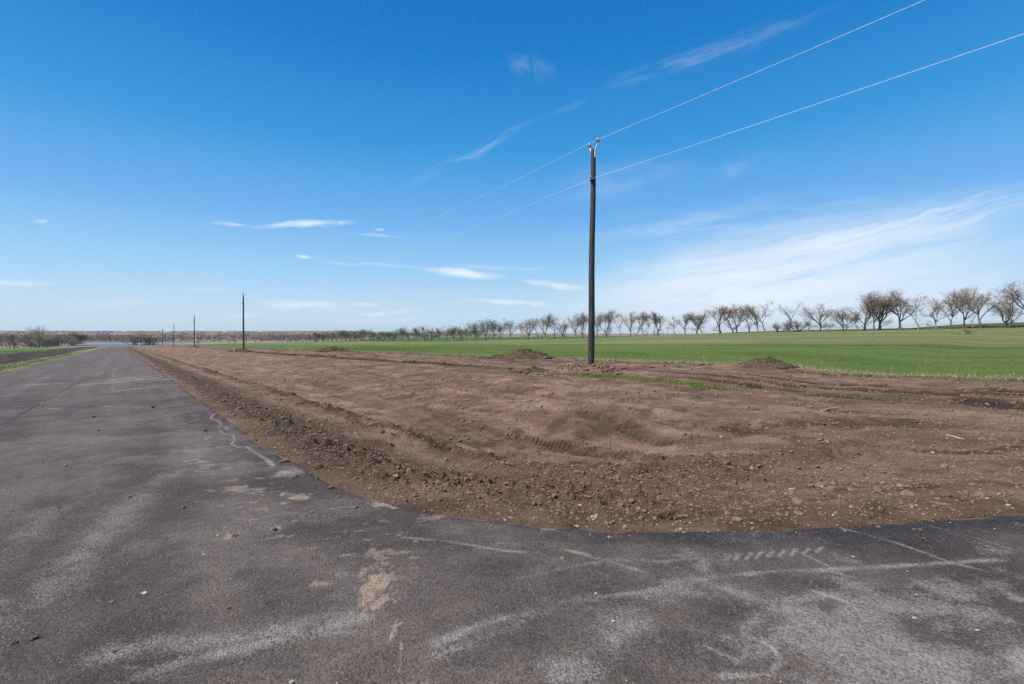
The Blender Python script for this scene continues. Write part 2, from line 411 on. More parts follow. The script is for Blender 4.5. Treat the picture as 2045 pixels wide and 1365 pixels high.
# dozer tread patches
def wl(px): return [unproj(x, y)[:2] for x, y in px]
bx_, by_, _ = unproj(1190, 880)
d_ = np.hypot((GX - bx_) / 2.9, (GY - by_) / 1.9)
det += dirt * ss(S, .6, 2.4) * (-.26 * np.exp(-d_ ** 2) + .07 * np.exp(-((d_ - 1.6) / .45) ** 2) * (GY > by_))
for px, w, k_ in (([(1060, 812), (1180, 826), (1330, 862)], .45, .45), ([(1170, 866), (1260, 806), (1440, 768)], .40, .5), ([(870, 862), (980, 885), (1120, 905)], .30, .5), ([(1080, 870), (1200, 890), (1330, 880)], .25, .3), ([(1330, 760), (1480, 775), (1600, 770)], .5, .45),
                 ([(1500, 850), (1660, 845), (1850, 850)], .35, .4), ([(760, 735), (900, 752), (1050, 790)], .5, .3), ([(1270, 912), (1380, 905), (1480, 895)], .16, .45), ([(1560, 905), (1640, 900), (1720, 908)], .16, .35)):
    sel, D, A, SD, L = poly_dist(GX, GY, wl(px), 3)
    darken[sel] += k_ * np.exp(-(D / w) ** 2) * ss(A, 0, .8) * (1 - ss(A, L - .8, L)) * np.clip(.5 + .9 * fbm(GX[sel] / .35, GY[sel] / .5, 105, 4), 0, 1.2) * dirt[sel]  # darker soil colour along the tracked strokes
    det[sel] += dirt[sel] * (-.035 * np.exp(-(D / w) ** 2) + .03 * np.exp(-((D - 1.3 * w) / (.4 * w)) ** 2))
for px, w, lam, amp in (([(900, 850), (1020, 868), (1150, 878), (1290, 880)], .42, .11, .011), ([(960, 895), (1100, 905), (1250, 925)], .30, .10, .010),
                        ([(1240, 950), (1400, 925), (1520, 885)], .34, .12, .014), ([(1110, 815), (1240, 782), (1400, 772)], .55, .14, .012),
                        ([(1150, 800), (1190, 830), (1260, 862)], .40, .12, .010), ([(1420, 860), (1560, 850), (1750, 838)], .45, .13, .007),
                        ([(620, 760), (760, 800), (960, 850)], .40, .15, .010), ([(1000, 790), (1090, 760), (1240, 745)], .5, .16, .010),
                        ([(1400, 965), (1540, 960), (1720, 955)], .25, .10, .012), ([(1500, 905), (1750, 890), (2040, 905)], .35, .12, .008),
                        ([(1450, 1000), (1700, 985), (2045, 965)], .25, .10, .008)):
    P = wl(px); sel, D, A, SD, L = poly_dist(GX, GY, P, 2)
    k = (1 - ss(D, w * .7, w)) * ss(A, 0, .5) * (1 - ss(A, L - .5, L)) * dirt[sel]
    k *= ss(vn(GX[sel] / .5, GY[sel] / .5, 101), -.7, .2)
    det[sel] += 1.9 * amp * k * np.sin(2 * np.pi * (A + .35 * np.abs(SD)) / lam) * ss(lam / spac[sel], 1.6, 3) - .012 * k
    darken[sel] += .14 * k
# furrows and gouges
for px, w, dep in (([(1222, 852), (1240, 838), (1262, 812)], .05, .06), ([(925, 985), (950, 1000), (968, 1022), (975, 1035)], .04, .05), ([(1380, 868), (1392, 838)], .05, .05),
                   ([(980, 815), (983, 830)], .06, .06), ([(1380, 915), (1330, 905), (1270, 912)], .05, .04), ([(1290, 760), (1370, 775), (1450, 772)], .08, .04),
                   ([(1640, 967), (1670, 967)], .04, .05), ([(1715, 740), (1900, 752), (2045, 762)], .10, .06), ([(450, 740), (560, 778), (700, 835)], .12, .05),
                   ([(700, 835), (840, 872), (960, 905)], .12, .08), ([(560, 800), (700, 860), (820, 905)], .10, .03), ([(1130, 822), (1290, 812)], .05, .03)):
    P = wl(px); sel, D, A, SD, L = poly_dist(GX, GY, P, 1)
    n = np.clip(.35 + .9 * vn(GX[sel] / .16, GY[sel] / .16, 120) + .4 * vn(GX[sel] / .06, GY[sel] / .06, 121), 0, 1.3)
    det[sel] += (-dep * np.exp(-(D / w) ** 2) + .5 * dep * np.exp(-((SD - 1.8 * w) / w) ** 2) * (D < 3 * w)) * n * dirt[sel]
    darken[sel] += .3 * n * np.exp(-(D / (1.5 * w)) ** 2) * dirt[sel]  # darker colour inside the furrows
# soil spilling on to the asphalt edge
spill = np.exp(-((S + .02) / .13) ** 2) * (V > 1.2) * (U < 330)
det = np.where(V > 1.2, det * (.25 + .75 * ss(S, .05, .7)), det)
base = base - .022 * (1 - ss(S, 0, .35)) * (V > 1.2) * (S > 0)
darken += 1.0 * np.exp(-((V - 16.9) / .75) ** 4) * (1 - ss(U, 4.5, 7)) * ss(vn(U / 1.5, V / .5, 143), -1, .1) * dirt * (U > -6)  # dark moist band on the right bench
ZT = base + det
inner = S < 0
edge_lift = ss(-S, 0, .1)
ZT = np.where((S < .02) & (V > 1.2), base - .045 - .3 * ss(-S, .15, .6) + spill * (.022 + .040 * vn(GX / .22, GY / .22, 140)) * (GR < 25) , ZT)
ZT = np.where((S < .02) & (V <= 1.2), base - .06, ZT)
ZT = np.where(S < -1, base - .5, ZT)
# left ploughed strip
pl = ss(-V, 7.6, 8.2) * (1 - ss(-V, 15.6, 16.4)) * (U > -50) * (1 - ss(U, 290, 330))
ZT += pl * .07 * ss(.5 / spac, 1.5, 4) * vn(U / .9, V / .45, 150) + pl * .04 * np.sin(V * 6)

# ------------------------------------------------------------------ ground colours (surface colours, with small clod shadows painted in)
def L3(a, b, t): return a[None] * (1 - t[:, None]) + b[None] * t[:, None] if a.ndim == 1 else a * (1 - t[:, None]) + b[None] * t[:, None]
col = lambda *c: np.array(c, float)
dn = fbm(GX / 1.7, GY / .8, 200, 5) ; dn2 = fbm(a_ / 2.6, b_ / .5, 210, 5)
alb = L3(col(.222, .146, .096), col(.365, .254, .182), ss(dn * .5 + dn2 * .7, -.25, .45))
alb = L3(alb, col(.150, .100, .067), .55 * ss(fbm(GX / .9 + 7, GY / .6, 230, 5), .08, .5))
alb = L3(alb, col(.085, .058, .042), .6 * ss(fbm(GX / .42, GY / .5, 236, 4) + .25 * dn2, .14, .42))  # dark soil specks, also painting in the small shadows of clods
alb = L3(alb, col(.38, .27, .20), .45 * ss(fbm(GX / .9 + 30, GY / .5, 237, 4), .16, .45))
alb = L3(alb, col(.170, .115, .076), np.clip(.65 * np.clip(rough, 0, 1), 0, 1))
alb = L3(alb, col(.138, .094, .064), .65 * np.exp(-((S - 1.6) / 1.35) ** 2) * ss(U, 4, 8))
alb = L3(alb, col(.055, .039, .031), np.clip(darken, 0, .9))
alb = L3(alb, col(.33, .235, .165), .6 * (np.exp(-((S2 - 2.8) / .2) ** 2) * ss(vn(U / 3, V * 0, 234), -.6, .3) + .8 * np.exp(-((S2 - 4.15) / .2) ** 2)) * ss(U, 5, 8))
alb = L3(alb, col(.062, .043, .033), np.clip(.95 * np.exp(-((S2 + .16 * vn(U / .9, V / .3, 239) - 3.47) / .33) ** 2) * ss(U, 4.5, 7) * ss(fbm(U / .8, V / .35, 233, 3), -.45, .3), 0, .8))
for c_, w_, k_ in ((.75, .10, .35), (1.35, .13, .4), (1.95, .10, .35), (5.0, .12, .35), (5.9, .15, .3)):
    alb = L3(alb, col(.075, .053, .040), k_ * np.exp(-((S + .12 * vn(U / 4, U * 0 + c_, 238) - c_) / w_) ** 2) * ss(U, 5, 8) * ss(fbm(U / 1.6, V / .3, 240, 3), -.2, .25))
alb = L3(alb, col(.235, .16, .095), .4 * np.exp(-((S - .12) / .22) ** 2) * ss(vn(GX / .5, GY / .5, 235), -.5, .5) * (GR < 30))
# dark soil patches, the moist ones on the right
for x, y, rx, ry, a in ((1820, 785, 4.2, .8, .85), (2000, 795, 3, 1.0, .8), (1690, 800, 1.2, .4, .5), (1640, 850, 1.5, .5, .55), (1830, 850, 1.6, .35, .5), (1160, 850, .9, .5, .4), (930, 880, .8, .3, .65), (1400, 830, 1.2, .5, .4), (690, 735, 3, .9, .4), (560, 725, 4, 1, .3), (1420, 765, 2, .5, .4)):
    X0, Y0, _ = unproj(x, y)
    q = np.exp(-(((GX - X0) / rx) ** 2 + ((GY - Y0) / ry) ** 2)) * a * (.55 + .6 * fbm(GX / .6, GY / .3, 240, 4)) * dirt
    alb = L3(alb, col(.058, .042, .033), np.clip(q * 1.1, 0, .9))
# green on the bench edge by the pole
gv = V + .35 * vn(U / 1.5, U * 0, 250)
gstrip = np.exp(-((gv - 15.75 - (U < 9) * .0 - .08 * (14 - U) * .6) / .42) ** 2) * ss(U, 7.5, 10) * (1 - ss(U, 17.5, 19.5))
gsp = .6 * np.exp(-((V - 17.1) / .35) ** 2) * ss(U, 1, 3) * (1 - ss(U, 9, 11)) * ss(vn(U / 1.0, V / .5, 251), .0, .5)
gsp = gsp + .5 * np.exp(-((V - 16.5) / .8) ** 2) * ss(U, 26, 40) * (1 - ss(U, 260, 290)) * ss(vn(U / 6, V / 1.2, 252), -.2, .5)
gmask = np.clip(gstrip + gsp, 0, 1) * (.6 + .4 * vn(GX / .3, GY / .3, 253))
alb = L3(alb, col(.085, .13, .035), np.clip(gmask, 0, 1))
# fields on the right
gn = fbm(U / 7, V / 2.4, 260, 4); gn2 = fbm(U / 40, V / 14, 261, 3)
crop = L3(col(.100, .155, .028), col(.150, .210, .048), ss(gn + .5 * gn2, -.5, .5))
past = L3(col(.185, .215, .070), col(.255, .265, .105), ss(gn * .7 + gn2, -.5, .5))
past = L3(past, col(.20, .19, .10), .7 * ss(fbm(U / 16, V / 2.5, 263, 3), .15, .5))
vb = 57 + 2.5 * vn(U / 16, U * 0, 265) + .8 * vn(U / 3, V / 1.5, 266)
fld = crop.copy(); k = ss(V, vb - .8, vb + .8)[:, None]; fld = fld * (1 - k) + past * k
weed = .45 * np.exp(-((V - vb + 1.5) / 1.8) ** 2) * ss(vn(U / 5, V / 2, 267), -.4, .5)
fld = L3(fld, col(.17, .14, .085), weed)
k = ss(V, 139, 143) * ss(U, 150, 190)
fld = L3(fld, col(.085, .165, .042), k)
k = ss(V, 138, 141) * (1 - ss(U, 150, 190))
fld = L3(fld, col(.10, .125, .045), .8 * k)
fld = L3(fld, col(.06, .055, .035), np.exp(-((V - 143.5) / 1.6) ** 2) * (1 - ss(U, 40, 60)) * .7)
sn = ss(vn(U / 2.2, V / .8, 270), -.7, .4)
fe = 25.4 + .5 * vn(U / 5, U * 0, 271) + .25 * vn(U / 1.1, V, 272)
kf = ss(V, fe, fe + .5)[:, None]
straw = np.exp(-((V - fe - .7) / .9) ** 2) * sn
fld = L3(fld, col(.34, .29, .155), .8 * np.clip(straw, 0, 1))
fld = L3(fld, col(.17, .20, .085), .55 * np.exp(-((V - fe - 2.2) / 1.6) ** 2))
# in the far part of the dirt bench the field edge is softer and greener
alb = alb * (1 - kf) + fld * kf
k = .6 * ss(V, 20, 24) * ss(U, 75, 110) * ss(vn(U / 9, V / 2, 273), -.5, .5)
alb = L3(alb, col(.15, .17, .085), k * (V < 27))
# left side
lf = L3(col(.19, .20, .08), col(.30, .28, .14), ss(fbm(U / 2, V / .7, 280, 4), -.3, .4))
lcrop = L3(col(.12, .195, .04), col(.17, .24, .06), ss(gn, -.5, .5))
ldirt = L3(col(.055, .041, .034), col(.115, .088, .068), ss(fbm(U / 3, V / .5, 281, 4), -.3, .4))
w = .4 * vn(U / 6, U * 0, 282)
kl = ss(-V, 7.5 + w, 7.9 + w); lf = lf * (1 - kl[:, None]) + ldirt * kl[:, None]
kl = ss(-V, 15.4 + w, 16.6 + w); lf = lf * (1 - kl[:, None]) + lcrop * kl[:, None]
kl = ss(-V, 29, 33); lf = lf * (1 - kl[:, None]) + col(.21, .215, .11)[None] * kl[:, None]
tram = .35 * np.exp(-(((V + 6) % 12 - 6) / .35) ** 2) * (V > 28) * (V < 138) + .25 * ss(fbm(U / 5, V / 1.1, 274, 4), .1, .5) * (V > 27) * (V < 140)
alb = L3(alb, col(.10, .11, .045), tram * (1 - ss(U, 300, 400)))
k = (V < -3)[:, None]
alb = np.where(k, lf, alb)
# far land: brush, dry grass and a few fields
farn = fbm(GX / 260, GY / 90, 290, 5); farn2 = fbm(GX / 60, GY / 30, 291, 5)
far = L3(col(.25, .19, .145), col(.42, .33, .24), ss(farn * .6 + farn2, -.35, .4))
far = L3(far, col(.15, .12, .095), .6 * ss(fbm(GX / 150, GY / 45, 293, 4), .08, .35))
far = L3(far, col(.13, .19, .075), .8 * ss(fbm(GX / 330 + 3, GY / 110, 294, 3), .22, .36))
kfar = np.clip(ss(U, 318, 345) * (V < 60) + ss(U, 430, 470) + ss(GR, 620, 760), 0, 1)
kfar = np.where((V > 20) & (V < 138) & (U < 430), 0, kfar)
alb = alb * (1 - kfar[:, None]) + far * kfar[:, None]
# tan reedy bank round the pond, green field right of it
e = np.hypot((GX + 352) / 62, (GY - 428) / 58)
alb = L3(alb, col(.26, .17, .10), .8 * (1 - ss(e, 1.15, 1.7)) * (V < 18))
alb = np.where(((V > 1.2) & (V < 25.6) & (S > 0) & (GR < 400) & (alb[:, 0] > alb[:, 1]))[:, None], alb * np.array([1.02, .975, .93]), alb)
alb = np.clip(alb, .02, .8)
okf = S > -.8
keep = okf[QUADS].any(axis=1)
ground = fast_mesh('ground', np.stack([GX, GY, ZT], 1), QUADS[keep], M['ground'], True, alb)
tag(ground, kind='structure')

# ------------------------------------------------------------------ asphalt
AI = (S < 0) & (GR < 460)
akeep = AI[QUADS].all(axis=1)
AQ = QUADS[akeep]
used = np.unique(AQ); remap = np.full(len(GX), -1); remap[used] = np.arange(len(used))
ax, ay, aS, aU, aV, aR = GX[used], GY[used], S[used], U[used], V[used], GR[used]
az = plane(ax, ay) - .012 + .006 * vn(ax / 2.3, ay / 2.3, 300) + .0015 * vn(ax / .3, ay / .3, 301) - .05 * ss(aS, -.05, .03)
az += -.004 * np.exp(-((aV + 1.72) / .03) ** 2)
wv = fbm(ax / 1.4, ay / 1.4, 310, 5); wv2 = fbm(aU / 6, aV / .55, 311, 4)
ac = L3(col(.070, .056, .049), col(.145, .118, .102), ss(wv * .45 + wv2 * .5 + .5 * fbm(ax / .3, ay / .3, 312, 4), -.55, .5))
dust = np.zeros(len(ax)); mud = np.zeros(len(ax)); dark = np.zeros(len(ax))
nA = fbm(ax / .16, ay / .16, 320, 3); nB = fbm(ax / .5, ay / .5, 321, 4)
def stroke(target, px, w, a, soft=1.0, gate=0.0, taper=True):
    """px polyline in photo pixels (marks lying on the road), w in metres"""
    P = [unproj(x, y, True)[:2] for x, y in px]
    sel, D, A, SD, L = poly_dist(ax, ay, P, w * 3 + .2)
    wj = w * (1 + .35 * nB[sel])
    k = np.exp(-(D / wj) ** 2 * soft) * a
    if taper: k *= ss(A, -.02, .12 * L + .05) * (1 - ss(A, L * .85, L + .02))
    k *= np.clip(1 - gate + gate * ss(nA[sel] + nB[sel], -.5, .5), 0, 1)
    target[sel] = np.maximum(target[sel], k)
def blot(target, x, y, rx, ry, a, rot=0, gate=.7, s=0):
    X0, Y0, _ = unproj(x, y, True)
    # radii given in pixels, converted to metres at that place
    mx = rx * Y0 / F; my = abs(unproj(x, y - ry, True)[1] - unproj(x, y + ry, True)[1]) / 2
    c_, s_ = math.cos(rot), math.sin(rot)
    dx, dy = ax - X0, ay - Y0; q = ((dx * c_ + dy * s_) / mx) ** 2 + ((-dx * s_ + dy * c_) / my) ** 2
    sel = q < 6
    n = vn(ax[sel] / (mx * .5) + s, ay[sel] / (my * .5), 330 + s) * .5 + vn(ax[sel] / (mx * .17) + s, ay[sel] / (my * .17), 331 + s) * .5
    k = a * np.clip(1.25 - q[sel] ** .5 + gate * n, 0, 1)
    target[sel] = np.maximum(target[sel], k)
# broad dusty areas
dust += .30 * ss(fbm(ax / 1.1 + 3, ay / .8, 340, 5), .02, .45)
dust += .55 * ss(fbm(ax / .55, ay / .45, 341, 6, .6) + .35 * ss(ax, 0, 2.5) - .3 * ss(ay, 2.6, 4.2), .18, .62) * (aR < 7)
band = np.exp(-((aV + .95 + .12 * vn(aU / 3, aU * 0, 342)) / .28) ** 2); dust = np.maximum(dust, .42 * band * (.6 + .5 * wv2))
band = np.exp(-((aV + 2.75) / .35) ** 2); dust = np.maximum(dust, .38 * band * (.6 + .6 * wv2))
for px, w, a in (([(0, 1330), (100, 1180), (180, 1080), (320, 960), (420, 880), (450, 850)], .22, .42), ([(0, 1150), (60, 1060), (110, 1000)], .18, .36), ([(100, 1330), (300, 1290), (500, 1265), (800, 1218)], .10, .5),
                 ([(200, 1365), (420, 1310), (700, 1240), (800, 1218)], .07, .55), ([(460, 1300), (620, 1270), (800, 1250)], .03, .4), ([(830, 1300), (980, 1240), (1100, 1215)], .05, .6),
                 ([(800, 1330), (980, 1270), (1130, 1200), (1280, 1180)], .05, .45), ([(1280, 1200), (1260, 1250), (1150, 1330), (1050, 1365)], .16, .55), ([(1000, 1160), (1140, 1130), (1260, 1110)], .022, .5),
                 ([(1140, 1195), (1280, 1180), (1400, 1150), (1560, 1140)], .03, .55), ([(1560, 1140), (1750, 1130), (1950, 1118), (2045, 1112)], .035, .6), ([(1440, 1145), (1640, 1135), (1740, 1160)], .02, .5),
                 ([(1600, 1170), (1680, 1195), (1755, 1240)], .025, .85), ([(1755, 1240), (1740, 1290), (1650, 1330)], .08, .5), ([(1500, 1270), (1545, 1290), (1560, 1320), (1535, 1345)], .022, .85),
                 ([(1380, 1275), (1430, 1300), (1490, 1325)], .018, .7), ([(1110, 1090), (1170, 1105), (1300, 1145)], .03, .6), ([(1170, 1115), (1330, 1118), (1440, 1110)], .04, .55),
                 ([(1630, 1040), (1800, 1085), (1900, 1120), (2000, 1145)], .02, .7), ([(1800, 1030), (1980, 1080), (2045, 1098)], .012, .6), ([(1860, 1050), (2045, 1110)], .010, .6),
                 ([(1570, 1090), (1640, 1120), (1700, 1150)], .012, .6), ([(780, 1068), (900, 1080), (1010, 1098), (1080, 1102)], .022, .6), ([(1300, 1108), (1440, 1105)], .03, .4),
                 ([(1900, 1200), (1700, 1180), (1560, 1200), (1450, 1280)], .06, .5), ([(1830, 1260), (1950, 1220), (2045, 1230)], .10, .55), ([(1980, 1160), (2045, 1200)], .05, .8), ([(1800, 1330), (1900, 1300), (2045, 1340)], .10, .5),
                 ([(1400, 1350), (1520, 1345), (1620, 1345)], .03, .6), ([(440, 880), (540, 860), (660, 850)], .03, .3), ([(0, 770), (150, 762), (330, 760)], .12, .3), ([(0, 756), (200, 752), (330, 757)], .06, .35), ([(100, 845), (170, 830)], .02, .0),
                 ([(150, 1015), (250, 985), (300, 960)], .05, .3), ([(960, 1230), (1100, 1216), (1170, 1214)], .012, .5), ([(1130, 1215), (1190, 1212), (1240, 1218)], .012, .4)):
    stroke(dust, px, w, a * 1.1, 1, .45)
for vc, w_, a0_, u0_, u1_ in ((-.25, .10, .40, 6, 90), (.75, .14, .34, 7, 120), (-2.1, .06, .3, 14, 200), (-3.6, .16, .34, 18, 200), (-4.4, .08, .3, 20, 200), (1.25, .05, .25, 10, 60), (.15, .05, .3, 14, 150)):
    vv = aV - vc - .10 * vn(aU / 9, aU * 0 + vc, 345)
    dust = np.maximum(dust, a0_ * np.exp(-(vv / w_) ** 2) * ss(aU, u0_, u0_ + 3) * (1 - ss(aU, u1_, u1_ + 30)) * np.clip(.55 + .8 * vn(aU / 2.5, aV / .2, 346), 0, 1.2))
# the white squiggle and its puddle of dried grout
stroke(dust, [(447, 822), (437, 820), (425, 828), (420, 834), (437, 841), (443, 846), (435, 850), (452, 852), (454, 857), (438, 859), (447, 865), (465, 868), (468, 878), (462, 885), (478, 892), (492, 890)], .026, .8, 1, .2, False)
stroke(dust, [(492, 890), (510, 902), (532, 915), (546, 928)], .035, .85, 1, .3, False)
blot(dust, 575, 942, 34, 10, .8, 0, .5, 1)
blot(dust, 590, 930, 45, 12, .4, 0, .6, 2)
# bright tyre lug prints
for k_, x in enumerate((1448, 1468, 1490, 1510, 1534, 1556, 1580, 1604, 1630)):
    y = 1112 - (x - 1448) * .085
    stroke(dust, [(x, y + 5), (x + 11, y - 6)], .019, .72 - .04 * abs(k_ - 5), 1, .4, False)
    if k_ < 6: stroke(dust, [(x - 90, y + 10), (x - 84, y)], .02, .35, 1, .5, False)
# tan mud
for x, y, rx, ry, a, g in ((755, 1160, 42, 42, .95, 1.0), (765, 1195, 26, 20, .7, .9), (640, 1162, 24, 12, .65, .9), (788, 1255, 12, 20, .8, .9), (705, 1222, 9, 7, .6, .8), (748, 1265, 8, 8, .6, .8), (695, 1105, 24, 5, .5, .9), (480, 975, 55, 9, .6, 1.0),
                           (600, 990, 35, 7, .75, 1.0), (562, 987, 9, 4, .7, .8), (568, 1003, 9, 4, .7, .8), (460, 1068, 16, 8, .8, .9), (552, 1052, 13, 7, .8, .9), (500, 1046, 14, 4, .5, .9), (770, 1005, 45, 13, .75, 1.1), (860, 1030, 30, 9, .5, 1.1),
                           (370, 898, 22, 5, .5, 1.1), (410, 928, 26, 5, .55, 1.1), (500, 925, 50, 10, .35, 1.3), (550, 900, 50, 8, .3, 1.3), (260, 758, 28, 6, .8, .9), (279, 752, 7, 9, .95, .5), (275, 775, 6, 8, .95, .5), (240, 755, 30, 5, .55, 1.0),
                           (1060, 1042, 60, 7, .7, 1.0), (1100, 1052, 30, 5, .6, .9), (1540, 1060, 40, 6, .3, 1.2), (1855, 1022, 70, 7, .55, 1.3), (330, 757, 26, 5, .6, 1.0), (200, 765, 60, 4, .45, 1.1), (75, 767, 50, 3, .45, 1.1), (950, 1095, 14, 4, .4, 1),
                           (1213, 1165, 12, 7, .35, .9), (210, 1133, 60, 10, .14, 1.3), (80, 1200, 50, 10, .14, 1.3), (260, 1330, 30, 8, .45, 1.1), (690, 1305, 20, 8, .45, 1), (578, 1068, 8, 4, .5, 1), (690, 1060, 10, 5, .4, 1), (150, 833, 30, 3, .0, 1), (214, 810, 22, 3, .45, 1), (110, 815, 26, 3, .45, 1), (1410, 1040, 25, 5, .3, 1.3)):
    if a > 0: blot(mud, x, y, rx, ry, a, 0, g, int(x) % 97)
stroke(mud, [(800, 1265), (802, 1300), (797, 1330), (795, 1365)], .012, .7, 1, .5)
for k_ in range(7): stroke(mud, [(232 + k_ * 14, 745), (226 + k_ * 13, 790)], .05, .35, 1, .8)
stroke(mud, [(160, 775), (280, 772), (360, 770)], .10, .45, 1, .8)
# sprinkled tan scabs by the corner
sc = ss(fbm(ax / .13, ay / .07, 350, 3), .28, .45) * np.exp(-((aS + .75) / .7) ** 2) * (aV > 0) * (aU > 3) * (aU < 16)
mud = np.maximum(mud, .55 * sc)
mud = np.maximum(mud, .6 * np.exp(-(aS / .09) ** 2) * ss(vn(ax / .4, ay / .4, 352), -.4, .5) * (aV > 0) * (aU < 14))
# darker fresh patches, the seam and its tar line
for x, y, rx, ry, a in ((1190, 1160, 90, 30, .5), (1380, 1290, 110, 40, .45), (1500, 1210, 90, 22, .4), (1300, 1075, 190, 16, .55), (1750, 1080, 200, 22, .6), (620, 1060, 120, 24, .25), (1620, 1160, 100, 14, .4), (1900, 1165, 80, 14, .4), (420, 1330, 120, 25, .3), (960, 1320, 60, 30, .3), (620, 1200, 120, 30, .25), (560, 960, 140, 25, .3), (1000, 1130, 90, 16, .4), (1560, 1060, 250, 14, .5)):
    blot(dark, x, y, rx, ry, a, 0, .8, int(y) % 89)
stroke(dark, [(0, 849), (80, 805), (140, 772), (200, 740), (243, 712)], .035, .8, 1, .1, False)
dark = np.maximum(dark, .35 * ss(-aV, 1.75, 1.8) * ss(aU, 12, 14) * .4)
stroke(dark, [(0, 733), (60, 727), (150, 722), (260, 716)], .3, .2, 1, .3)
dark = np.maximum(dark, .85 * np.exp(-((aS + .10) / .28) ** 2) * ss(aV, 2.7, 3.6) * (aR < 30)); dark = np.maximum(dark, .8 * np.exp(-((aS + .03) / .07) ** 2) * (aV > 0))
ac = L3(ac, col(.040, .035, .034), np.clip(dark * 1.2, 0, 1))

# lighter, browner pavement in the distance
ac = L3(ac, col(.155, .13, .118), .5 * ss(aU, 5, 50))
ac = ac * np.array([1.14, 1.08, 1.06])
Fq = remap[AQ]
# skirt round the rim so the slab has a thickness
e_all = np.concatenate([Fq[:, [0, 1]], Fq[:, [1, 2]], Fq[:, [2, 3]], Fq[:, [3, 0]]])
key = np.minimum(e_all[:, 0], e_all[:, 1]).astype(np.int64) * len(used) + np.maximum(e_all[:, 0], e_all[:, 1])
uq, idx, cnt = np.unique(key, return_index=True, return_counts=True)
be = e_all[idx[cnt == 1]]
bv = np.unique(be); rm = np.full(len(used), -1); rm[bv] = np.arange(len(bv)) + len(used)
VA = np.stack([ax, ay, az], 1); VB = VA[bv].copy(); VB[:, 2] -= .16
SK = np.stack([be[:, 1], be[:, 0], rm[be[:, 0]], rm[be[:, 1]]], 1)
colA = np.concatenate([ac, np.tile(col(.03, .027, .027), (len(bv), 1))])
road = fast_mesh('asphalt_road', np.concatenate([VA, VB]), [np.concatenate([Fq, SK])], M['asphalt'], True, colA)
for an_, av_ in (('dust', dust), ('mud', mud)):
    at_ = road.data.attributes.new(an_, 'FLOAT', 'POINT'); q_ = np.zeros(len(road.data.vertices), f32); q_[:len(av_)] = np.clip(av_, 0, 1.2); at_.data.foreach_set('value', q_)
tag(road, kind='structure')

# ------------------------------------------------------------------ pond
a = np.linspace(0, 2 * np.pi, 97)[:-1]
rad = 1 + .10 * np.sin(3 * a + 1) + .05 * np.sin(7 * a)
pv = np.stack([-352 + 58 * rad * np.cos(a), 428 + 54 * rad * np.sin(a), np.full(96, -8.05)], 1)
tag(fast_mesh('pond_water', pv, np.arange(96)[None], M['water']), kind='structure')

# ------------------------------------------------------------------ small lumps
T_ = (1 + 5 ** .5) / 2
ICO = np.array([(-1, T_, 0), (1, T_, 0), (-1, -T_, 0), (1, -T_, 0), (0, -1, T_), (0, 1, T_), (0, -1, -T_), (0, 1, -T_), (T_, 0, -1), (T_, 0, 1), (-T_, 0, -1), (-T_, 0, 1)]) / math.sqrt(1 + T_ * T_)
ICF = np.array([(0, 11, 5), (0, 5, 1), (0, 1, 7), (0, 7, 10), (0, 10, 11), (1, 5, 9), (5, 11, 4), (11, 10, 2), (10, 7, 6), (7, 1, 8), (3, 9, 4), (3, 4, 2), (3, 2, 6), (3, 6, 8), (3, 8, 9), (4, 9, 5), (2, 4, 11), (6, 2, 10), (8, 6, 7), (9, 8, 1)])
def subdiv(Vv, Ff):
    Vv = list(map(tuple, Vv)); mid = {}
    def mp_(a, b):
        k = (min(a, b), max(a, b))
        if k not in mid:
            p = np.array(Vv[a]) + np.array(Vv[b]); p /= np.linalg.norm(p); mid[k] = len(Vv); Vv.append(tuple(p))
        return mid[k]
    out = []
    for a, b, c in Ff:
        ab, bc, ca = mp_(a, b), mp_(b, c), mp_(c, a); out += [(a, ab, ca), (b, bc, ab), (c, ca, bc), (ab, bc, ca)]
    return np.array(Vv), np.array(out)
IC1 = subdiv(ICO, ICF); IC2 = subdiv(*IC1)
rng = np.random.default_rng(7)
def lumps(X, Y, Z, r, name, m, flat=.7, jag=.28):
    n = len(X); Vv = np.tile(ICO[None], (n, 1, 1)) * (1 + rng.uniform(-jag, jag, (n, 12, 1)))
    Vv = Vv * np.stack([r * rng.uniform(.7, 1.4, n), r * rng.uniform(.7, 1.4, n), r * flat * rng.uniform(.7, 1.2, n)], 1)[:, None]
    t = rng.uniform(0, 6.28, n); c_, s_ = np.cos(t)[:, None], np.sin(t)[:, None]
    x = Vv[..., 0] * c_ - Vv[..., 1] * s_ + X[:, None]; y = Vv[..., 0] * s_ + Vv[..., 1] * c_ + Y[:, None]; z = Vv[..., 2] + Z[:, None]
    W = np.stack([x, y, z], -1).reshape(-1, 3)
    Fi = (ICF[None] + (np.arange(n) * 12)[:, None, None]).reshape(-1, 3)
    return fast_mesh(name, W, Fi, m, False)
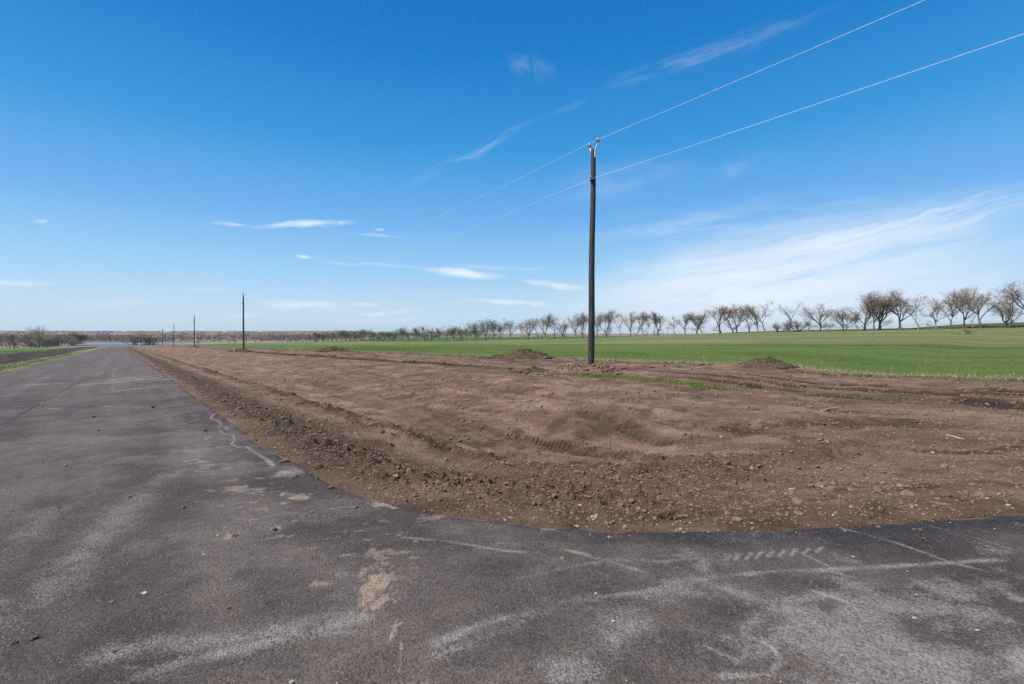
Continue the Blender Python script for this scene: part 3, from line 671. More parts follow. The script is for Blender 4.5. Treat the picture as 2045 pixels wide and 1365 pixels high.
# ground heights incl. detail by nearest grid vertex
LR = np.log(RR)
def zdet(X, Y, Z=ZT):
    r = np.hypot(X, Y); th = np.arctan2(X, Y)
    ir = np.clip(np.searchsorted(RR, r), 1, nr - 1); it = np.clip(np.round((th - TH[0]) / R(.105)).astype(int), 0, 1142)
    return Z[ir * nth + it]
def scatter(n, rmin, rmax, cond, amin=-52, amax=56):
    th = np.radians(rng.uniform(amin, amax, n)); r = np.exp(rng.uniform(math.log(rmin), math.log(rmax), n))
    X, Y = r * np.sin(th), r * np.cos(th); u, v = uv_of(X, Y); s = sdf(X, Y)
    k = cond(X, Y, u, v, s, r); return X[k], Y[k], r[k], s[k]
def dirtc(X, Y, u, v, s, r):
    q = .5 + .75 * np.exp(-((s - 1.3) / 1.1) ** 2) + .7 * np.exp(-(((X - cxr) / 2.6) ** 2 + ((Y - cyr) / .8) ** 2)) + .4 * np.exp(-((v - 16.5) / 1) ** 2) + .4 * np.exp(-((v - 24.8) / .6) ** 2)
    return (s > .01) & (v > 1.5) & (v < 25.4) & (rng.uniform(0, 1, len(X)) < .6 * q * (.35 + .9 * ss(vn(X / .9, Y / .6, 401), -.4, .5)))
X_, Y_, r_, s_ = scatter(90000, 3.9, 60, dirtc)
sz = np.clip(rng.lognormal(0, .5, len(X_)) * .0078, .004, .04) * np.clip((r_ / 6) ** .45, .9, 2.2)
tag(lumps(X_, Y_, zdet(X_, Y_) + sz * .15, sz, 'soil_crumbs', M['soil']), 'loose brown soil crumbs scattered over the graded dirt', 'soil', kind='stuff')
X_, Y_, r_, s_ = scatter(42000, 4.2, 45, lambda X, Y, u, v, s, r: (s > .15) & (v > 1.5) & (v < 25) & (rng.uniform(0, 1, len(X)) < np.clip(.06 + .8 * ss(fbm(X / 1.1, Y / .9, 57, 3), .02, .4) + .55 * np.exp(-((s - 1.4) / 1.1) ** 2) + .5 * np.exp(-((s - 3.5) / .4) ** 2) + .5 * np.exp(-(((X - cxr) / 2.6) ** 2 + ((Y - cyr) / .8) ** 2)), 0, .9) * np.clip(.25 + r / 20, 0, 1)))
sz = np.clip(rng.lognormal(0, .45, len(X_)) * .016 * np.clip((r_ / 8) ** .5, .8, 1.9), .008, .07)
tag(lumps(X_, Y_, zdet(X_, Y_) + sz * .1, sz, 'soil_lumps', M['soil'], .8, .35), 'angular lumps of turned soil lying in patches over the graded dirt', 'soil', kind='stuff')
def grc(X, Y, u, v, s, r): return (s > -.02) & (v > 1.5) & (v < 25.4) & (rng.uniform(0, 1, len(X)) < .25 + .75 * np.exp(-((s - .15) / .4) ** 2))
X_, Y_, r_, s_ = scatter(16000, 3.9, 55, grc)
sz = np.clip(rng.lognormal(0, .5, len(X_)) * .0052, .0028, .022) * np.clip((r_ / 6) ** .55, .9, 2.4)
tag(lumps(X_, Y_, zdet(X_, Y_) + sz * .2, sz, 'gravel', M['stone']), 'small pale gravel sprinkled through the dirt beside the asphalt', 'gravel', kind='stuff')
X_, Y_ = [], []
u1 = rng.uniform(12, 150, 2600) ; v1 = 24.9 + .5 * vn(u1 / 5, u1 * 0, 271) + rng.normal(0, .38, 2600)
u2 = rng.uniform(17, 105, 1500); v2 = 16.3 + rng.normal(0, .35, 1500); u3 = rng.uniform(-6, 12, 500); v3 = 24.9 + rng.normal(0, .35, 500)
uu_, vv_ = np.concatenate([u1, u2, u3]), np.concatenate([v1, v2, v3]); X_, Y_ = xy_of(uu_, vv_); r_ = np.hypot(X_, Y_)
sz = np.clip(rng.lognormal(0, .5, len(X_)) * .042, .015, .14); kk_ = rng.uniform(0, 1, len(X_)) < .25 + .75 * ss(vn(uu_ / 3, vv_, 403), -.2, .4); X_, Y_, sz = X_[kk_], Y_[kk_], sz[kk_]
tag(lumps(X_, Y_, zdet(X_, Y_) + sz * .2, sz, 'churned_clods', M['soil_dark']), 'dark churned clods strewn along the bench and the field edge', 'soil', kind='stuff')
def asc(X, Y, u, v, s, r): return (s < -.01) & (s > -6) & (rng.uniform(0, 1, len(X)) < .10 + .9 * np.exp(-((s + .05) / .35) ** 2))
X_, Y_, r_, s_ = scatter(26000, 2.2, 24, lambda X, Y, u, v, s, r: (v > 0) & (s < .0) & (s > -.8) & (rng.uniform(0, 1, len(X)) < np.exp(s / .14) * (.2 + .8 * ss(vn(X / .5, Y / .5, 402), -.3, .5))))
sz = np.clip(rng.lognormal(0, .55, len(X_)) * .0065, .003, .028)
tag(lumps(X_, Y_, plane(X_, Y_) - .012 + sz * .3, sz, 'spilled_soil', M['soil']), 'crumbs of soil spilled along the asphalt edge', 'soil', kind='stuff')
X_, Y_, r_, s_ = scatter(3600, 1.9, 26, asc)
sz = np.clip(rng.lognormal(0, .5, len(X_)) * .0042, .002, .014) * np.clip((r_ / 5) ** .5, .9, 2)
tag(lumps(X_, Y_, plane(X_, Y_) - .008 + sz * .3, sz, 'loose_grit', M['stone']), 'loose grit lying on the dusty asphalt', 'grit', kind='stuff')

def lump_obj(name, x, y, wpx, hpx, m, label, cat, group=None, on_road=False, seed=0, nclod=1, flat=1.0, shape='clod'):
    X0, Y0, Z0 = unproj(x, y, on_road)
    Z0 = float(plane(np.array([X0]), np.array([Y0]))[0]) - .008 if on_road else float(zdet(np.array([X0]), np.array([Y0]))[0])
    w = wpx * Y0 / F * (.85 if nclod == 1 else 1.1); h = hpx * Y0 / F * (.85 if nclod == 1 else 1.15)
    rg = np.random.default_rng(seed + 1000); mb = MB()
    for k in range(nclod):
        V0, F0 = IC2; 
        a, b, c = rg.uniform(0, 50, 3)
        n = vn(V0[:, 0] * 1.6 + a + V0[:, 2], V0[:, 1] * 1.6 + b, 3) * .33 + vn(V0[:, 0] * 4 + a, V0[:, 1] * 4 + b + V0[:, 2] * 3, 5) * .17
        P = V0 * (1 + n)[:, None]
        if shape == 'stone': P = V0 * (1 + 1.5 * n)[:, None]; P = np.where(P @ np.array([.6, .2, .77]) [:, None] if False else np.abs(P) > .9, np.sign(P) * .9, P)
        if nclod == 1: q = P * [w / 2, w / 2 * rg.uniform(.6, .9), h / 2]; q[:, 2] += h * .32
        else:
            s0 = rg.uniform(.22, .5); ang = rg.uniform(0, 6.28); rr_ = rg.uniform(0, .38) * (k > 0)
            q = P * [w / 2 * s0, w / 2 * s0, h * .5 * s0 * 1.3]
            q += [math.cos(ang) * rr_ * w, math.sin(ang) * rr_ * w * .7, h * .2 * s0 + (h * .3 if k == 0 else 0)]
        mb.add(q, [F0])
    o = mb.build(name, m, smooth=False); o.location = (X0, Y0, Z0)
    return tag(o, label, cat, group)
# crumbs of mud on the asphalt
road_clods = [(27, 1280, 22, 9, 'dark mud clod nearest the left edge on the lower left asphalt', 3), (68, 1272, 26, 7, 'flattened mud clod just right of the darkest one in the lower left of the road', 2),
    (223, 1201, 12, 5, 'small brown mud crumb alone on the lower left asphalt, left of the tan smear', 1), (258, 989, 15, 6, 'brown mud lump on the asphalt in the left half, well below the white squiggle', 2),
    (118, 1011, 10, 4, 'low dark crumb on asphalt left of the brown mud lump, mid left', 1), (367, 1010, 14, 6, 'brown mud lump on asphalt below the tan smear and right of the first mud lump', 2),
    (410, 858, 8, 4, 'dark speck of mud on asphalt left of the white squiggle', 1), (305, 811, 8, 4, 'small dark mud crumb on the far asphalt above the middle of the road', 1),
    (187, 830, 7, 3, 'tiny dark crumb on far asphalt just right of the road seam', 1), (197, 857, 6, 3, 'tiny dark crumb on asphalt below another one right of the seam', 1),
    (548, 1054, 16, 8, 'crumbled mud lump sitting on a pale smear left of the large tan smears', 4), (466, 1066, 18, 8, 'brown crumbled mud on a tan stain in the left centre of the asphalt', 4),
    (455, 1213, 10, 5, 'small mud crumb right of the white stone fragment on the asphalt', 1), (745, 1360, 12, 8, 'dark mud crumb at the very bottom edge of the asphalt', 1),
    (572, 917, 26, 7, 'mud lump on the asphalt right at the dirt edge above the pale grout puddle', 4), (590, 948, 22, 7, 'mud lump lying on the pale grout puddle beside the dirt', 4),
    (634, 952, 16, 5, 'flat tan crumb on asphalt right of the pale grout puddle', 2), (660, 970, 24, 7, 'low mud clump on asphalt below the pale grout puddle', 4),
    (1845, 1073, 16, 8, 'small tan mud lump on dark asphalt at the right, below the dirt edge', 3), (228, 1300, 8, 6, 'tan pebble sized crumb near the bottom left of the asphalt', 1)]
for k, (x, y, w, h, lab, nc) in enumerate(road_clods):
    lump_obj('mud_clod', x, y + h / 2, w, h, M['soil_dark'] if 'dark' in lab else M['soil'], lab, 'mud clod', 'mud clods fallen on the asphalt', True, k, nc)
pebs = [(288, 1182, 13, 5, 'white flat stone chip on the lower left asphalt'), (450, 1052, 7, 4, 'small pale chip on asphalt left of the crumbled mud'), (436, 1066, 7, 4, 'pale pebble on asphalt lying lowest left of the mud stains'),
    (407, 1106, 6, 3, 'white speck of stone on the asphalt above the tan smear'), (1225, 1238, 10, 5, 'white pebble on lower asphalt right of centre'), (1190, 1182, 8, 4, 'small pale pebble on the asphalt below the lug prints'),
    (1827, 1233, 10, 5, 'cream pebble on the dusty asphalt in the lower right'), (1952, 1258, 9, 5, 'white pebble near the right edge of the lower asphalt'), (583, 1356, 12, 7, 'pale pebble at the bottom edge, left of centre'), (85, 804, 6, 3, 'yellowish chip on the far left asphalt')]
for k, (x, y, w, h, lab) in enumerate(pebs):
    lump_obj('pebble', x, y + h / 2, w, h, M['stone_white'], lab, 'pebble', 'pale pebbles on the asphalt', True, 50 + k, 1, shape='stone')
rocks = [(1187, 1031, 17, 10, 'largest white angular rock at the dirt edge just above the asphalt', 1), (1158, 1006, 13, 7, 'flat pale rock in the dirt above the largest white rock', 1), (1248, 1048, 8, 12, 'upright pale pebble on the dirt rim above the dark asphalt', 1),
    (1009, 1033, 8, 7, 'pale pebble on the dirt rim left of the largest white rock', 1), (1441, 860, 10, 9, 'pale round rock alone on the smooth dirt slope right of centre', 1), (792, 854, 8, 5, 'pale pebble on the ditch bank near the middle left dirt', 1),
    (1581, 978, 12, 7, 'cream rock in the dirt lower right of centre', 1), (1664, 1027, 6, 5, 'tiny white pebble near the asphalt edge on the right', 1), (1800, 968, 16, 6, 'flat pale rock in the dirt toward the right edge', 1), (1863, 906, 9, 4, 'white pebble in the upper right dirt slope', 1),
    (1773, 973, 7, 6, 'small pale pebble left of the flat rock at the right', 1), (1533, 852, 9, 6, 'pale rock left of the dark soil patch on the right slope', 1), (740, 973, 10, 7, 'orange tan rock at the shoulder beside the road corner', 1), (790, 957, 14, 6, 'pale rock in rough shoulder dirt above the orange tan one', 1),
    (572, 740, 8, 4, 'pale stone lying high on the graded dirt left of the tall pole', 1), (883, 733, 10, 4, 'pale stone on the bench left of the cratered heap', 1), (1640, 868, 10, 5, 'whitish rock on the slope right of centre', 1), (1501, 935, 7, 6, 'small white stone in rough dirt right of centre', 1),
    (1380, 1005, 9, 5, 'small tan stone above the root tangle', 1), (2014, 1005, 12, 6, 'flat white stone close to the right frame edge', 1)]
for k, (x, y, w, h, lab, nc) in enumerate(rocks):
    lump_obj('rock', x, y + h / 2, w, h, M['stone_white'] if 'white' in lab else M['stone'], lab, 'rock', 'pale rocks in the dirt', False, 100 + k, 1, shape='stone')
dcl = [(1655, 967, 22, 9, 'dark overhanging clod in the dirt right of centre', 3), (1235, 957, 24, 14, 'large tan clod in the middle of the rough corner dirt', 3), (1272, 973, 20, 12, 'pale clod right of the large tan clod in the corner dirt', 2), (1070, 985, 26, 14, 'dark crumbly clod heap in the corner dirt left of the large clod', 6),
    (1130, 1044, 50, 12, 'row of dark soil clods pushed on to the asphalt edge at the corner', 9), (1520, 940, 14, 7, 'small brown clod on the right slope', 2), (635, 930, 32, 12, 'dark loose clod heap at the road edge beside the grout puddle', 8), (830, 945, 22, 10, 'dark clods in the shoulder dirt above the road corner', 5),
    (765, 868, 14, 8, 'dark clod with its twin on the ditch bottom, left one', 2), (782, 872, 16, 8, 'dark clod with its twin on the ditch bottom, right one', 2), (970, 985, 22, 10, 'dark clods beside the crack in the corner dirt', 5), (1735, 1028, 24, 8, 'low dark clod near the asphalt edge on the right', 3), (430, 740, 14, 6, 'brown clod on the far shoulder crest', 3), (1000, 1046, 16, 8, 'dark clod at the lower end of the crack by the asphalt', 3)]
for k, (x, y, w, h, lab, nc) in enumerate(dcl):
    lump_obj('soil_clod', x, y + h / 2, w, h, M['soil_dark'] if 'dark' in lab else M['soil'], lab, 'soil clod', 'large soil clods in the graded dirt', False, 200 + k, nc)

# root tangle near the road
X0, Y0, _ = unproj(1325, 1035); Z0 = float(zdet(np.array([X0]), np.array([Y0]))[0]); mb = MB(); rg = random.Random(5)
for k in range(22):
    p = np.array([rg.uniform(-.09, .09), rg.uniform(-.05, .05), rg.uniform(0, .03)]); d = np.array([rg.uniform(-1, 1), rg.uniform(-.8, .8), rg.uniform(-.1, .8)]); P = [p]
    for q in range(5): d = d + np.array([rg.uniform(-.5, .5), rg.uniform(-.5, .5), rg.uniform(-.45, .2)]); p = p + d / np.linalg.norm(d) * .022; P.append(p)
    mb.tube(P, [.005, .0045, .004, .003, .002, .001], 5)
for k in range(12):
    V0, F0 = IC1; mb.add(V0 * rg.uniform(.008, .022) + [rg.uniform(-.11, .11), rg.uniform(-.06, .06), .008], [F0])
o = mb.build('root_tangle', M['soil_dark'], smooth=False); o.location = (X0, Y0, Z0)
tag(o, 'dark tangle of torn roots and soil near the dark asphalt edge', 'root tangle')
X0, Y0, _ = unproj(1312, 1014); o2 = o.copy(); C.objects.link(o2); o2.location = (X0, Y0, float(zdet(np.array([X0]), np.array([Y0]))[0])); o2.rotation_euler = (0, 0, 2.2); o2.scale = (.7,) * 3
o2['label'] = 'smaller root tangle just above the other one in the dirt'

# ------------------------------------------------------------------ soil mounds
def mound(x, y, wm, dm, hm, label, m, seed, skew=0.0, name='dirt_mound', rocks=0, ridge=0.0, rotz=0.0, off=(0, 0)):
    X0, Y0, Z0 = unproj(x, y); X0 += off[0]; Y0 += off[1]; Z0 = gz(X0, Y0)
    n = 120; gx, gy = np.meshgrid(np.linspace(-1.25, 1.25, n), np.linspace(-1.25, 1.25, n)); gx = gx.ravel(); gy = gy.ravel()
    r = np.hypot(gx, gy); ang = np.arctan2(gy, gx)
    rad_ = 1 + .22 * np.sin(2 * ang + seed) + .14 * np.sin(5 * ang + 2 * seed) + .15 * vn(gx * 3 + seed, gy * 3, 11)
    q = np.clip(1 - r / rad_, 0, 1)
    prof = ss(q, -.3, .85) ** 1.1 if ridge == 0 else q ** .55
    wx, wy = gx * wm / 2, gy * dm / 2
    h = .88 * hm * prof * (1 + skew * gx) * (1 + .28 * vn(gx * 2.2 + seed, gy * 2.2, 17))
    k = ss(q, 0, .12)
    h += k * hm * (.10 * vn(wx / (wm * .11) + seed, wy / (wm * .11), 12) + .07 * vn(wx / (wm * .05), wy / (wm * .05) + seed, 13) + .05 * vn(wx / (wm * .024), wy / (wm * .024), 14))
    ca, sa = math.cos(rotz), math.sin(rotz); X, Y = wx * ca - wy * sa, wx * sa + wy * ca
    tz = terrain(X + X0, Y + Y0)
    Z = tz - Z0 + h - .06 * (1 - ss(q, 0, .06))
    I = np.arange(n - 1)[:, None] * n + np.arange(n - 1)[None]; Q = np.stack([I, I + 1, I + n + 1, I + n], -1).reshape(-1, 4)
    Q = Q[(q[Q] > -1).all(1) & (r[Q] < 1.3).all(1) & (q[Q] > 0).any(1)]
    mb = MB(); mb.add(np.stack([X, Y, Z], 1), [Q])
    rg = np.random.default_rng(seed)
    for i_ in range(int(150 + 30 * wm)):
        a = rg.uniform(0, 6.28); rr_ = rg.uniform(0, 1.12) ** .7; px_, py_ = rr_ * math.cos(a), rr_ * math.sin(a)
        j_ = int(np.argmin((gx - px_) ** 2 + (gy - py_) ** 2)); s0 = hm * rg.uniform(.03, .085) * (1.4 - rr_ * .5) * (2.1 if name == 'pole_base_mound' and Y0 < 40 else 1)
        V0 = ICO * (1 + rg.uniform(-.3, .3, (12, 1))) * s0 * rg.uniform(.7, 1.3, (1, 3))
        mb.add(V0 + [X[j_], Y[j_], Z[j_] + s0 * .3], [ICF])
    o = mb.build(name, m, smooth=False); o.location = (X0, Y0, Z0)
    tag(o, label, 'dirt mound')
    if name == 'dirt_mound': o['group'] = 'dirt mounds along the field edge'
    return o
mound(1050, 716, 4.2, 2.6, .62, 'tall conical dirt mound left of the big pole at the green field edge', M['soil_dark'], 3, -.1)
mound(1003, 716, 3.0, 1.6, .34, 'low trailing dirt heap on the left flank of the conical mound', M['soil_dark'], 14)
mound(1535, 732, 2.9, 1.9, .46, 'broad flat topped dirt mound right of the big pole', M['soil_dark'], 5, .0, ridge=1)
mound(1465, 731, 2.6, 1.2, .20, 'low scattered dirt heap left of the broad mound', M['soil'], 6)
mound(664, 701, 4.2, 2.6, .8, 'small distant dirt mound standing between the second pole and the conical mound', M['soil_dark'], 8)
mound(480, 702, 3.6, 2.4, .55, 'dark dirt heap round the foot of the second pole', M['soil_dark'], 9, name='pole_base_mound')
mound(390, 693, 4.0, 2.6, .5, 'dark dirt heap round the foot of the third pole', M['soil_dark'], 10, name='pole_base_mound')
mound(1150, 744, 3.0, 1.5, .40, 'stony soil heap around the foot of the tall near pole', M['soil'], 11, ridge=1, name='pole_base_mound')
mound(1200, 744, 1.9, 1.3, .42, 'right shoulder of pale clods beside the foot of the tall pole', M['soil'], 12, name='pole_base_mound')
mound(1066, 742, 1.3, .8, .24, 'small crumbly soil heap at the left end of the green strip', M['soil_dark'], 13, name='soil_heap')
for k, (x, y, w, h) in enumerate([(1052, 744, 11, 9), (1120, 741, 9, 9), (1140, 743, 8, 7), (1102, 748, 9, 6), (1075, 746, 8, 5), (1160, 737, 8, 6), (1206, 733, 12, 8), (1222, 742, 9, 12), (1232, 746, 8, 8), (1212, 745, 10, 8), (1196, 735, 9, 7), (1185, 747, 8, 6), (1150, 749, 8, 5), (1240, 744, 7, 6), (1172, 743, 8, 6)]):
    X0, Y0, Z0 = unproj(x, y + 2)
    o = lump_obj('clay_lump', x, y + 3, w, h, M['clay'] if k % 3 else M['soil'], 'tan clay lump on the soil heap around the tall pole', 'clay lump', 'tan clay lumps round the tall pole', False, 300 + k, 1)
    o.location.z = Z0 + (.04 if not 1120 < x < 1230 else .17); o.scale = (1.1, 1.1, .8)

# lumber and sticks
def plank(name, a_, b_, w, t, m, label, lift=0.02, lift2=None):
    A = np.array(unproj(*a_)); B = np.array(unproj(*b_)); A[2] = zdet(A[:1], A[1:2])[0]; B[2] = zdet(B[:1], B[1:2])[0]
    A[2] += lift; B[2] += lift if lift2 is None else lift2
    mid = (A + B) / 2; mb = MB(); P = [A - mid, (B - A) * .1 * 0 + (A + (B - A) * .35) - mid + np.array([0, 0, t * .5]), (A + (B - A) * .7) - mid - np.array([0, 0, t * .3]), B - mid]
    mb.tube(P, [w * .8, w, w * .95, w * .5], 6); o = mb.build(name, m, smooth=False); o.location = mid
    return tag(o, label, 'stick')
plank('lumber_strip', (1132, 739), (1176, 742), .028, .03, M['wood'], 'pale lumber strip leaning on the soil heap at the tall pole', .40, .28)
plank('stick', (1640, 826), (1680, 815), .018, .02, M['wood'], 'longer dry branch lying on the dirt slope right of centre', .03, .05)
plank('stick', (1890, 871), (1926, 879), .014, .01, M['wood'], 'thin pale stick on the dirt toward the right edge', .02)
plank('stick', (1355, 767), (1386, 763), .018, .01, M['wood'], 'short pale stick by the sparse grass right of the tall pole', .04)
plank('stick', (945, 767), (975, 757), .012, .01, M['wood'], 'thin twig on the dirt left of the green strip', .02)
for x, yb, h, lab in ((467.5, 703, 9, 'yellow green survey stake just left of the second pole'), (416, 700, 5, 'short survey stake between the second and third poles')):
    X0, Y0, Z0 = unproj(x, yb); hh = h * Y0 / F; mb = MB(); mb.box((0, 0, hh / 2 - .1), (.09, .05, hh + .2)); mb.add(np.array([(-.045, -.025, hh), (.045, -.025, hh), (.045, .025, hh), (-.045, .025, hh), (0, 0, hh + .07)]), [[(0, 1, 4), (1, 2, 4), (2, 3, 4), (3, 0, 4)]])
    o = mb.build('survey_stake', M['stake'], smooth=False); o.location = (X0, Y0, Z0); tag(o, lab, 'stake', 'survey stakes by the poles')

# ------------------------------------------------------------------ utility poles and wires
WD = np.array([.545, -.838, 0]); RD = np.array([-SA, CA, 0])
PH = 10.64
def make_pole():
    root = empty('utility_pole', (0, 0, 0))
    mb = MB(); zs = np.linspace(-.9, PH, 26)
    P = np.array([[.12 * (z / PH) ** 1.0 + .015 * math.sin(z * .9), .01 * math.sin(z * .7), z] for z in zs]); P[:, 0] -= P[2, 0]
    r = .165 - .045 * (zs / PH); mb.tube(P, r, 24); mb.build('post', M['post'], root)
    top = P[-1]
    # two white offset brackets with insulators, fore and aft along the wire
    for sgn, up_, reach in ((1, .27, .33), (-1, .20, .27)):
        d = WD * sgn if sgn > 0 else -WD
        br = MB(); q = [top + d * .13 + [0, 0, -.42], top + d * .13 + [0, 0, -.1], top + d * .17 + [0, 0, .0], top + d * (reach - .03) + [0, 0, up_ * .55], top + d * reach + [0, 0, up_ * .78], top + d * reach + [0, 0, up_]]
        br.tube(q, [.035, .038, .038, .034, .028, .022], 8)
        br.box(top + d * .115 + [0, 0, -.30], (.06, .06, .12), math.atan2(d[1], d[0])); br.box(top + d * .115 + [0, 0, -.12], (.06, .06, .12), math.atan2(d[1], d[0]))
        bo = br.build('insulator_bracket', M['whitepaint'], root)
        ins = MB(); c_ = top + d * reach + [0, 0, up_ - .02]
        ins.lathe([(.03, 0), (.075, .01), (.085, .03), (.06, .05), (.055, .075), (.095, .085), (.10, .11), (.07, .135), (.045, .15), (.05, .175), (.06, .19), (.035, .20), (.03, .215)], c_, 20)
        ins.build('insulator', M['porcelain'], bo)
        rim = MB(); rim.lathe([(.088, .022), (.092, .026), (.092, .04), (.088, .044)], c_, 20); rim.lathe([(.102, .098), (.106, .102), (.106, .114), (.102, .118)], c_, 20); rim.build('insulator_rim', M['porcelain_dark'], bo)
    k = int(np.argmin(np.abs(zs - 9.12))); c_ = P[k].copy(); c_[2] = 9.12
    cl = MB(); s_ = np.array([-.55, -.835, 0]); s_ /= np.linalg.norm(s_)
    cl.box(c_ + s_ * .17 + [0, 0, 0], (.10, .12, .20), math.atan2(s_[1], s_[0])); cl.lathe([(.03, -.06), (.055, -.05), (.055, -.01), (.035, 0), (.055, .01), (.055, .05), (.03, .06)], c_ + s_ * .27 + [0, 0, -.05], 16)
    cl.build('wire_clamp', M['iron'], root)
    cb = MB(); cb.box(c_ + s_ * .22 + [0, 0, .13], (.16, .05, .03), math.atan2(s_[1], s_[0])); cb.build('clamp_bracket', M['whitepaint'], root)
    hk = MB(); l_ = np.array([-1, .0, 0]); hk.tube([c_ + l_ * .12 + [0, 0, -.27], c_ + l_ * .22 + [0, 0, -.28], c_ + l_ * .31 + [0, 0, -.24], c_ + l_ * .33 + [0, 0, -.13], c_ + l_ * .38 + [0, 0, -.08]], [.016, .016, .016, .016, .012], 8)
    hk.build('hook', M['whitepaint'], root)
    return root, top, c_ + s_ * .27
proto, ptop, pclamp = make_pole()
def children(o): return [c for c in bpy.data.objects if c.parent == o]
def copy_tree(o, parent=None):
    kids = children(o); c = o.copy(); C.objects.link(c); c.parent = parent
    for ch in kids: copy_tree(ch, c)
    return c
poles = []
for i_, (x, Yd, lab, rz) in enumerate(((1180, 23.8, 'tallest black utility pole standing nearest, on a stony soil heap right of centre', 0), (486.5, 93, 'second black utility pole along the road, on a dark heap', .0),
                                   (388, 164, 'third utility pole from the camera, smaller and plain against the sky', 0), (347, 235, 'fourth utility pole, short and dark near the far pond', 0), (324.5, 306, 'farthest and smallest utility pole in the line', 0))):
    X0 = (x - CX) / F * Yd; Z0 = gz(X0, Yd) + (.02 if i_ == 0 else 0)
    if i_ == 0: Z0 = EYE - (730 - HY) / F * Yd
    o = proto if i_ == 0 else copy_tree(proto)
    o.location = (X0, Yd, Z0); o.rotation_euler = (0, (0, -.018, -.012, -.004, -.006)[i_], rz)
    tag(o, lab, 'utility pole', 'utility poles following the road'); poles.append(np.array([X0, Yd, Z0]))
prev = poles[0] + WD * 88
def wire(name, offs, r, label, sag):
    nodes = [prev + offs[0]] + [p + o_ for p, o_ in zip(poles, offs[1:])]
    mb = MB(); P = []; rad_ = []
    for a, b in zip(nodes[:-1], nodes[1:]):
        n = 44
        for k in range(n + (b is nodes[-1])):
            t = k / n; q = a * (1 - t) + b * t; q[2] -= 4 * (sag[0] if a is nodes[0] else sag[1]) * t * (1 - t); P.append(q)
    q_ = np.clip((np.arange(len(P)) - 44) / 10, 0, 1); mb.tube(P, r * (1 - .42 * q_), 6); return tag(mb.build(name, M['alu'], smooth=True), label, 'power line')
t1 = ptop + np.array([0, 0, .40])
wire('power_line', [t1] * 6, .0065, 'upper bright power wire running over the insulators at the pole tops', (1.0, 1.1))
wire('power_line', [pclamp] * 6, .0065, 'lower power wire clamped to the side of the poles', (1.0, 1.1))

